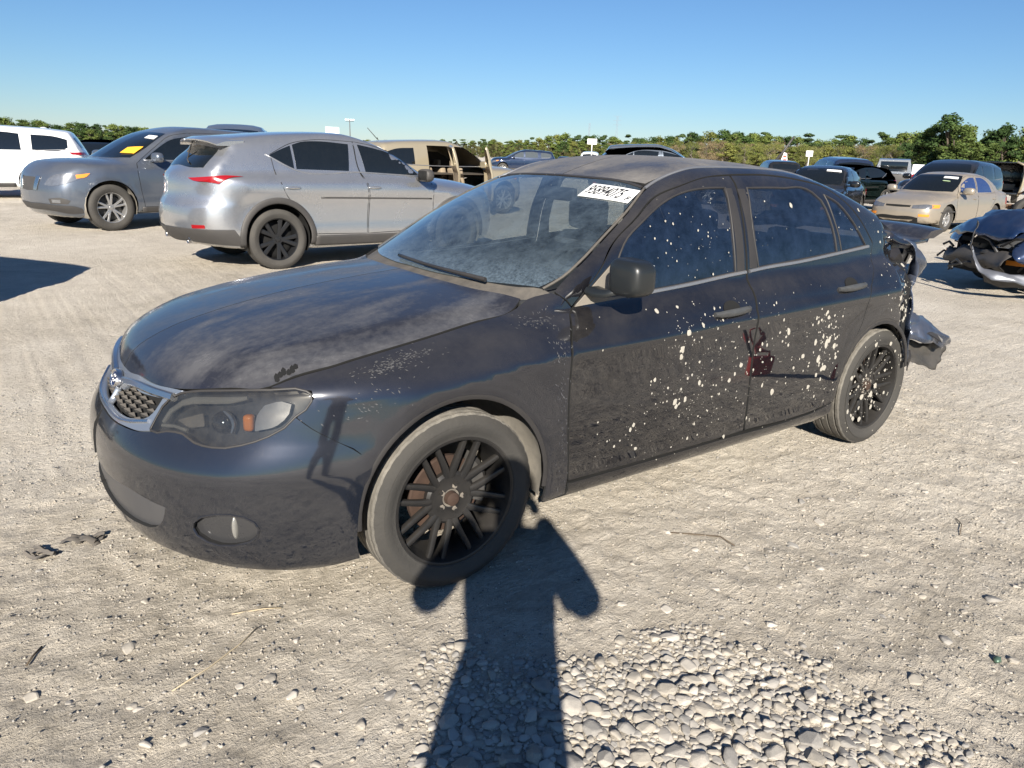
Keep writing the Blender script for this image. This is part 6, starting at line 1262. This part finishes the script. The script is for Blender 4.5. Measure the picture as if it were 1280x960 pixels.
def crown_mesh(seed,kind,n=5200,leaf=.215):
    """leaf clumps spread over limbs; returns trunk mesh and crown mesh for a tree 10 units tall"""
    Rr=random.Random(seed); rn=np.random.RandomState(seed); tb=MB(); H=10
    bend=[Vector((Rr.gauss(0,.12)*i,Rr.gauss(0,.12)*i,H*.9*i/6)) for i in range(7)]; tb.tube(bend,[.24,.20,.17,.13,.10,.06,.03],7)
    blobs=[]
    if kind=='pine':
        for i in range(15): 
            z=H*Rr.uniform(.50,.98); a=Rr.uniform(0,6.28); L_=(1.9*(1.08-z/H)+.35)*Rr.uniform(.6,1.2); b0=bend[min(6,int(z/1.5))]; e=Vector((b0.x+math.cos(a)*L_,b0.y+math.sin(a)*L_,z+.2)); tb.tube([Vector((b0.x,b0.y,z-.25)),e],[.05,.02],5); blobs.append((e,Rr.uniform(.5,.85),.55))
        blobs.append((Vector((bend[6].x,bend[6].y,H*.97)),.6,.8))
    elif kind=='bare':
        for i in range(30):
            z=H*Rr.uniform(.15,.85); a=Rr.uniform(0,6.28); L_=Rr.uniform(1.2,2.6); e=Vector((math.cos(a)*L_,math.sin(a)*L_,min(H,z+Rr.uniform(.8,2.5)))); tb.tube([Vector((0,0,z)),(Vector((0,0,z))+e)/2+Vector((0,0,.2)),e],[.06,.035,.012],4)
            for _ in range(3): tb.tube([e*.8+Vector((0,0,z*.2)),e*.8+Vector((Rr.gauss(0,.7),Rr.gauss(0,.7),z*.2+Rr.uniform(.4,1.3)))],[.02,.008],3)
            blobs.append((e,Rr.uniform(.7,1.1),.9))
    else:
        for i in range(34):
            z=H*Rr.uniform(.12,.93); a=Rr.uniform(0,6.28); L_=(2.6*math.sin(math.pi*min(z/H*.9+.12,1))**.8)*Rr.uniform(.35,1.05); e=Vector((math.cos(a)*L_,math.sin(a)*L_,z)); tb.tube([Vector((bend[3].x*.5,bend[3].y*.5,z*.72)),e],[.08,.025],5); blobs.append((e,Rr.uniform(.55,1.0),.75))
        blobs.append((Vector((0,0,H*.9)),1.1,.9))
    k=n//len(blobs); V=[];F=[]
    for c,r,sq in blobs:
        d=rn.normal(size=(k,3)); d/=np.linalg.norm(d,axis=1)[:,None]; q=d*(rn.uniform(.55,1.05,(k,1))**.6)*r*np.array([1,1,sq]); 
        q*= (1+.25*np.sin(d[:,:1]*9+seed)*np.cos(d[:,2:]*7))
        P=q+np.array(c); nn=d+rn.normal(size=(k,3))*.55; nn/=np.linalg.norm(nn,axis=1)[:,None]; t=np.cross(nn,rn.normal(size=(k,3))); t/=np.linalg.norm(t,axis=1)[:,None]; b_=np.cross(nn,t); s=rn.uniform(.5,1.15,(k,1))*leaf*(.62 if kind=='bare' else .8)
        if kind=='pine': s=s*.9
        b0=len(V)*1; Q=np.stack([P-t*s-b_*s*.4,P+t*s*.2-b_*s,P+t*s+b_*s*.3,P-t*s*.1+b_*s],1).reshape(-1,3); base=sum(len(v) for v in V); V.append(Q); F.append(np.arange(len(Q)).reshape(-1,4)+base)
    V=np.concatenate(V); F=np.concatenate(F)
    me=bpy.data.meshes.new('crown'); me.from_pydata(V.tolist(),[],F.tolist()); 
    tm=mesh('trunk',tb.V,tb.F,m_bark2 if kind=='bare' else m_bark); return tm,me
TV=[]
for i in range(4): TV.append(('round',)+crown_mesh(10+i,'round'))
for i in range(3): TV.append(('pine',)+crown_mesh(30+i,'pine',3400,.19))
for i in range(3): TV.append(('bare',)+crown_mesh(50+i,'bare',3000,.17))
CM={}
def crownm(i,mt):
    if (i,mt) not in CM: q=TV[i][2].copy(); q.materials.append(LM[mt]); CM[(i,mt)]=q
    return CM[(i,mt)]
TR=random.Random(77)
KN={'round':'broadleaf_tree','pine':'pine_tree','bare':'dry_tree'}
WORD={'green':'green','dark':'dark green','yellow':'yellow-green','brown':'brown dry-leaved','pine':'tall dark pine'}
def tree(px,dist,h,i,mt,label,group,w=1.):
    """a tree at a bearing given by the column of the photograph in which it stands, at its distance"""
    d=f_+r2*((px-640)/935.99); d=Vector((d.x,d.y,0)).normalized(); x=CAMP[0]+d.x*dist; y=CAMP[1]+d.y*dist; o=empty(KN[TV[i][0]],(x,y,-.1),TR.uniform(0,6.28)); s=h/10; o.scale=(s*w,s*w,s); tag(o,label,'tree',group); link('trunk',TV[i][1],o); link('crown',crownm(i,mt),o); return o
def topy(px):
    """how high the skyline of the far trees stands above the horizon, in pixels"""
    return spl_exact([(0,18),(60,15),(120,14),(200,13),(260,10),(420,9),(560,12),(640,15),(700,22),(780,22),(860,28),(900,29),(1000,26),(1060,29),(1100,31),(1280,36)],px)
n_t=0
LAND=[(-99,30,'above the white SUV roof'),(30,75,'just right of the white SUV roof'),(75,125,'above the person in the orange vest'),(125,170,'above the hood of the dark grey SUV'),(170,240,'above the dark grey SUV windshield'),(240,330,'above the slate grey van roof'),(330,405,'above the silver crossover roof'),(405,440,'behind the U N signboard'),(440,490,'beside the floodlight pole'),(490,560,'above the left half of the tan SUV'),(560,620,'above the open doors of the tan SUV'),(620,670,'above the navy SUV'),(670,712,'between the navy SUV and the blank signboard'),(712,735,'behind the large blank signboard'),(735,765,'at the foot of the lattice tower'),(765,810,'just right of the lattice tower'),(810,860,'above the long slate SUV roof'),(860,910,'above the right end of the slate SUV roof'),(910,945,'behind the crane boom'),(945,985,'behind the small blank signboard'),(985,1040,'above the black sedan'),(1040,1090,'above the long navy SUV'),(1090,1400,'filling in behind the near clump on the right')]
def land(px): return [t for a,b,t in LAND if a<=px<b][0]
def row(px0,px1,step,dist,kinds,frac=1.,jit=.3,grp='trees in the far tree line'):
    global n_t
    px=px0
    while px<px1:
        D=dist*TR.uniform(.93,1.07); h=(float(topy(px))*frac*TR.uniform(.82,1.08))*D/935.99+1.45; mt,sel=TR.choice(kinds); i=TR.choice(sel)
        pp=px+TR.uniform(-step,step)*jit; kd={'green':'green leafy','dark':'dark green leafy','yellow':'yellow-green','brown':'dry brown','pine':'dark pine'}[mt]; fr_='tall' if frac>=.9 else 'low'
        tree(pp,D,max(h,3)*1.12,i,mt,'%s %s tree %s'%(fr_,kd,land(pp)),'%s %s trees %s'%(fr_,kd,land(pp)),1.6); n_t+=1; px+=step
RO=[0,1,2,3];PI_=[4,5,6];BA=[7,8,9]
row(-30,300,8,235,[('green',RO),('dark',RO),('pine',PI_),('dark',RO)],1.05); row(-30,420,12,200,[('green',RO),('dark',RO),('dark',RO)],.72)
row(300,640,12,330,[('green',RO),('pine',PI_),('yellow',RO)],1.)
row(600,920,9,300,[('yellow',RO),('green',RO),('pine',PI_),('dark',RO)],1.0); row(600,920,11,260,[('yellow',RO),('green',RO),('green',RO),('dark',RO)],.68)
row(880,1120,9,280,[('pine',PI_),('green',RO),('green',RO),('dark',RO)],1.0); row(740,1120,9,235,[('brown',BA),('green',RO),('yellow',BA)],.62); row(880,1110,8,210,[('brown',BA),('yellow',BA),('yellow',RO)],.60)
row(1085,1300,12,200,[('dark',RO),('green',RO)],.9)
# nearer clump on the right
for px,h,i,mt,w_ in((1098,36,0,'dark',1.3),(1126,55,3,'dark',1.5),(1112,46,0,'dark',1.4),(1140,46,2,'green',1.4),(1130,36,2,'dark',1.5),(1150,44,3,'green',1.1),(1172,40,2,'dark',1.2),(1192,46,0,'dark',1.2),(1214,44,1,'green',1.2),(1236,47,2,'dark',1.2),(1258,42,3,'green',1.2),(1278,50,0,'dark',1.2),(1300,50,1,'dark',1.2),(1112,30,2,'green',1.2),(1140,30,1,'green',1.3),(1180,28,3,'green',1.3),(1225,28,0,'dark',1.3),(1250,28,2,'green',1.3)):
    D=150*TR.uniform(.94,1.05); q_='%s %s bushy tree of the near clump %s'%('tall' if h>=42 else 'middling' if h>32 else 'low','dark' if mt=='dark' else 'fresh green',[t for a,b_,t in ((0,1105,'left of the pickup'),(1105,1120,'above the pickup'),(1120,1145,'above the low white trailer'),(1145,1175,'above the black SUV windshield'),(1175,1200,'above the black SUV roof'),(1200,1225,'behind the champagne sedan roof'),(1225,1248,'above the open van'),(1248,1270,'above the stripped chassis'),(1270,1400,'at the right edge')) if a<=px<b_][0]); lab='tallest dark leafy tree, left end of the near clump on the right' if h==55 else q_; tree(px,D,h*D/935.99+1.45,i,mt,lab,'trees of the near right-hand clump',w_)
print('trees',n_t)
mb=MB(); 
for k in range(1500):
    px=TR.uniform(-60,1340); D=TR.uniform(240,345) if px<1080 else TR.uniform(190,230); d=f_+r2*((px-640)/935.99); d=Vector((d.x,d.y,0)).normalized(); x=CAMP[0]+d.x*D; y=CAMP[1]+d.y*D; s=TR.uniform(1.2,2.4)
    for _ in range(14):
        c=Vector((x+TR.gauss(0,s),y+TR.gauss(0,s),TR.uniform(0,s*2.0))); t=Vector((TR.gauss(0,1),TR.gauss(0,1),TR.gauss(0,1))).normalized(); u=t.orthogonal().normalized(); q=TR.uniform(.3,.8); mb.add([c-t*q,c-u*q,c+t*q,c+u*q],[(0,1,2,3)])
o=mb.build('undergrowth',leafmat('undergrowth_leaves',(.045,.06,.022),(.13,.12,.05)),None,smooth=False); o['kind']='stuff'
# ------------------------------------------------------------------ signs, poles, towers, trailers
m_signw=simple('sign_white',(.80,.80,.78),.6); m_post=simple('galvanised_post',(.45,.45,.44),.5,.5); m_ink2=simple('sign_letters',(.05,.05,.05),.6)
def bearing(px,dist): d=f_+r2*((px-640)/935.99); d=Vector((d.x,d.y,0)).normalized(); return CAMP[0]+d.x*dist,CAMP[1]+d.y*dist,math.atan2(-d.y,-d.x)
def signboard(px,dist,w_,h_,zt,label,txt=None):
    x,y,a=bearing(px,dist); r=empty('signboard',(x,y,0),a); tag(r,label,'sign')
    mb=MB(); mb.box((0,0,zt-h_/2),(.03,w_,h_),bev=.008); mb.build('panel',m_signw,r)
    mb=MB(); mb.box((-.05,0,(zt-h_*.2)/2),(.07,.07,zt-h_*.2),bev=.01); mb.build('post',m_post,r)
    if txt:
        me=textmesh(txt,h_*.62,m_ink2,1.,.004); o=link('lettering',me,r,(.02,0,zt-h_/2),(rad(90),0,rad(90)))
signboard(427,60,.98,.46,2.93,'white row board lettered U N, rising over the silver crossover roof','U  N'); signboard(722,60,.72,.40,2.74,'white blank board on a post in front of the middle trees',None); signboard(971,60,.46,.40,2.35,'small white blank board on a post near the leaning boom',None)
def lightpole():
    x,y,a=bearing(447,200); r=empty('light_pole',(x,y,0),a); tag(r,'tall floodlight pole standing left of the tan SUV','light pole'); mb=MB(); mb.tube([(0,0,0),(0,0,8.2)],[.16,.10],8); mb.tube([(0,-1.0,7.9),(0,1.0,7.9)],.06,6); mb.build('pole',simple('dark_pole',(.10,.10,.10),.6),r)
    for k in(-.9,-.3,.35,.9): mb=MB(); mb.box((.1,k,8.25),(.3,.45,.35),bev=.04); mb.build('floodlight',m_signw,r)
lightpole()
def lattice(nm,px,dist,H_,w0,w1,label):
    x,y,a=bearing(px,dist); r=empty(nm,(x,y,0),a); tag(r,label,'tower'); mb=MB(); q=.12 if H_<40 else .16
    def w_(z): return w1+(w0-w1)*max(0,1-z/(H_*.62))
    K=12
    for sx,sy in((1,1),(1,-1),(-1,1),(-1,-1)): mb.tube([(sx*w_(H_*k/K),sy*w_(H_*k/K),H_*k/K) for k in range(K+1)],q,4)
    for k in range(K):
        a0,a1=w_(H_*k/K),w_(H_*(k+1)/K); z0,z1=H_*k/K,H_*(k+1)/K
        for s in(1,-1): mb.tube([(a0,s*a0,z0),(-a1,s*a1,z1)],q*.5,3); mb.tube([(s*a0,a0,z0),(s*a1,-a1,z1)],q*.5,3)
    if H_>25:
        for z in(.80,.90,1.0): mb.tube([(0,-3.2,H_*z),(0,3.2,H_*z)],q*.8,4)
    mb.build('lattice',simple('tower_steel',(.16,.19,.23),.7,.0),r,smooth=False)
lattice('transmission_tower',749,600,31,3.4,.5,'grey lattice power tower rising above the middle trees'); lattice('radio_mast',718,400,17.5,.7,.3,'thin pale radio mast behind the middle trees')
# crane boom with its red-and-white plate
x,y,a=bearing(938,90); r=empty('crane_boom',(x,y,0),a); tag(r,'dark slanting crane boom with a red and white plate in front of brown trees','crane')
mb=MB(); mb.tube([(0,-.9,1.0),(0,.25,2.6),(0,1.15,4.2)],[.16,.14,.10],8); mb.build('boom',m_blk,r); mb=MB(); mb.loft([[Vector((x_,.0,1.3)),Vector((x_,.85,1.3)),Vector((x_,.65,2.45)),Vector((x_,.35,2.55))] for x_ in(.3,.4)]); mb.build('plate',m_signw,r,smooth=False)
for k in(0,1): mb=MB(); mb.box((.42,.48+.03*k,2.15-.38*k),(.02,.34,.18)); mb.build('red_stripe',simple('stripe_red',(.6,.08,.05),.5),r)
mb=MB(); mb.box((-.2,.0,.6),(1.2,2.2,.9),bev=.1); mb.build('base',m_blk,r)
def trailer(px,dist,w_,h_,z0,label):
    x,y,a=bearing(px,dist); r=empty('trailer',(x,y,0),a); tag(r,label,'trailer'); mb=MB(); mb.box((0,0,z0+h_/2),(2.4,w_,h_),bev=.05); mb.build('box',p_white,r,sharp=50)
    t=MB(); [t.lathe([(0,-.1),(.45,-.1),(.5,-.05),(.5,.1),(0,.1)],16,axis='x',c=(.9,k*w_*.35,.5)) for k in(-1,1)]; t.build('wheel',m_tyre,r)
    mb=MB(); mb.box((1.22,0,z0+h_*.55),(.02,w_*.55,.16)); mb.build('stripe',simple('stripe_green',(.05,.22,.12),.5),r); mb=MB(); mb.box((0,0,z0-.15),(2.0,w_*.9,.2)); mb.build('chassis',m_blk,r)
trailer(1113,62,2.3,.9,.75,'low white trailer between the pickup and the black SUV'); trailer(1262,60,2.6,1.1,.6,'low white trailer above the stripped chassis at the right edge')
# ------------------------------------------------------------------ people
def skin_body(nm,J,E,mt,par,sub=2):
    """one continuous figure from joints {name:(pos,radius)} and bones"""
    names=list(J); me=bpy.data.meshes.new(nm); me.from_pydata([J[k][0] for k in names],[(names.index(a),names.index(b)) for a,b in E],[]); o=link(nm,me,par); sk=o.modifiers.new('skin','SKIN'); sk.use_smooth_shade=True
    for i,k in enumerate(names): r=J[k][1]; me.skin_vertices[0].data[i].radius=(r if isinstance(r,tuple) else (r,r)); 
    me.skin_vertices[0].data[names.index('pelvis') if 'pelvis' in names else 0].use_root=True
    s=o.modifiers.new('sub','SUBSURF'); s.levels=s.render_levels=sub; me.materials.append(mt); return o
m_skin=simple('skin',(.36,.20,.13),.55); m_shirt=simple('dark_shirt',(.03,.04,.06),.9); m_jean=simple('jeans',(.05,.07,.12),.9); m_or=simple('orange_vest',(.85,.16,.02),.7); m_cap=simple('pale_cap',(.55,.57,.60),.8)
def person(loc,rz,shirt,label,cap=False,photo=False,cx=0):
    r=empty('person',loc,rz); tag(r,label,'person')
    # local: x forward, y left
    armL={'shL':((.0,.17,1.41),.095),'elL':((.06,.29,1.19),.062),'wrL':((.26,.12,1.42),.040)} if photo else {'shL':((.0,.19,1.40),.06),'elL':((.02,.25,1.12),.046),'wrL':((.16,.22,.92),.030)}
    armR={k[:-1]+'R':((v[0][0],-v[0][1],v[0][2]),v[1]) for k,v in armL.items()}
    J={'pelvis':((0,-.045,.95),(.25,.14)),'waist':((0,-.03,1.10),(.225,.13)),'chest':((.01,-.02,1.30),(.235,.14)),'neck0':((0,0,1.45),.075),'neck':((.015,0,1.52),.055),**armL,**armR,
       'hipL':((0,.10,.88),.10),'knL':((.03,.12,.50),.062),'anL':((0,.13,.10),.045),'toL':((.16,.15,.045),.035),'hipR':((0,-.10,.88),.10),'knR':((.03,-.12,.50),.062),'anR':((0,-.13,.10),.045),'toR':((.16,-.15,.045),.035)}
    E=[('pelvis','waist'),('waist','chest'),('chest','neck0'),('neck0','neck'),('chest','shL'),('shL','elL'),('elL','wrL'),('chest','shR'),('shR','elR'),('elR','wrR'),('pelvis','hipL'),('hipL','knL'),('knL','anL'),('anL','toL'),('pelvis','hipR'),('hipR','knR'),('knR','anR'),('anR','toR')]
    body=skin_body('body',J,E,shirt,r)
    def hd(v): x,y,z=v; return Vector((x*(1+.10*(z<0)),y*(.94-.18*max(0,-z/.12)**2),z))
    mb=MB(); mb.ell((.03,0,1.63),(.098,.078,.122),20,16,fn=hd); mb.ell((.125,0,1.615),(.018,.014,.022),8,6); 
    for s in(1,-1): mb.ell((.02,.078*s,1.63),(.014,.010,.028),8,6)
    mb.tube([(.01,0,1.50),(.02,0,1.57)],.052,10); h=mb.build('head',m_skin,r)
    for s in(1,-1): mb=MB(); mb.ell((.118,.030*s,1.65),(.010,.012,.008),8,6); mb.build('eye',m_ink,h)
    mb=MB(); mb.ell((.122,0,1.575),(.008,.026,.007),8,5); mb.build('mouth',simple('lips',(.30,.10,.08),.6),h)
    if cap:
        mb=MB(); mb.ell((.015,0,1.69),(.115,.095,.075),18,10,fn=lambda v:Vector((v.x,v.y,max(v.z,-.02)))); mb.loft([[Vector((.10+.115*t,y_*(1-.35*t*t),1.672-.03*t+.006*(1-abs(y_)/.09)+z_)) for y_ in(-.085,-.04,0,.04,.085) for z_ in(0,)]+[Vector((.10+.115*t,y_*(1-.35*t*t),1.664-.03*t)) for y_ in(.085,.04,0,-.04,-.085)] for t in(0,.33,.66,1)]); mb.build('cap',m_cap,r)
    else: mb=MB(); mb.ell((.0,0,1.665),(.108,.088,.105),18,12,fn=lambda v:Vector((min(v.x,.07),v.y,max(v.z,-.03)))); mb.build('hair',simple('dark_hair',(.02,.015,.01),.7),r)
    # hands: palm, four bent fingers and a thumb
    for s,w in((1,J['wrL'][0]),(-1,J['wrR'][0])):
        w=Vector(w); fw=(w-Vector(J['elL' if s>0 else 'elR'][0])).normalized(); inn=Vector((0,-s,0)); up=Vector((0,0,1)); j={'pelvis':(w,.026),'palm':(w+fw*.05+inn*.005,.030),}
        ee=[('pelvis','palm')]
        for k in range(4):
            o_=up*(.024-.016*k); b_=w+fw*.085+o_; L_=(.036,.040,.037,.030)[k]; j['f%da'%k]=(b_,.0095); j['f%db'%k]=(b_+fw*L_*.7+inn*L_*.5,.0085); j['f%dc'%k]=(b_+fw*L_*.8+inn*L_*1.3,.0075); ee+=[('palm','f%da'%k),('f%da'%k,'f%db'%k),('f%db'%k,'f%dc'%k)]
        j['ta']=(w+fw*.035+up*.030+inn*.01,.011); j['tb']=(w+fw*.065+up*.045+inn*.03,.009); ee+=[('palm','ta'),('ta','tb')]
        skin_body('hand',{k:(tuple(v[0]),v[1]) for k,v in j.items()},ee,m_skin,r,1)
    return r
ph=person((1.46,3.02,0),math.atan2(f_.y,f_.x),m_shirt,'photographer in a dark shirt standing behind the camera with both arms raised',photo=True)
x,y,a=bearing(101,26.0); person((x,y,.0),a-1.2+math.pi*.0,m_or,'person in an orange vest and pale cap behind the white SUV',cap=True)
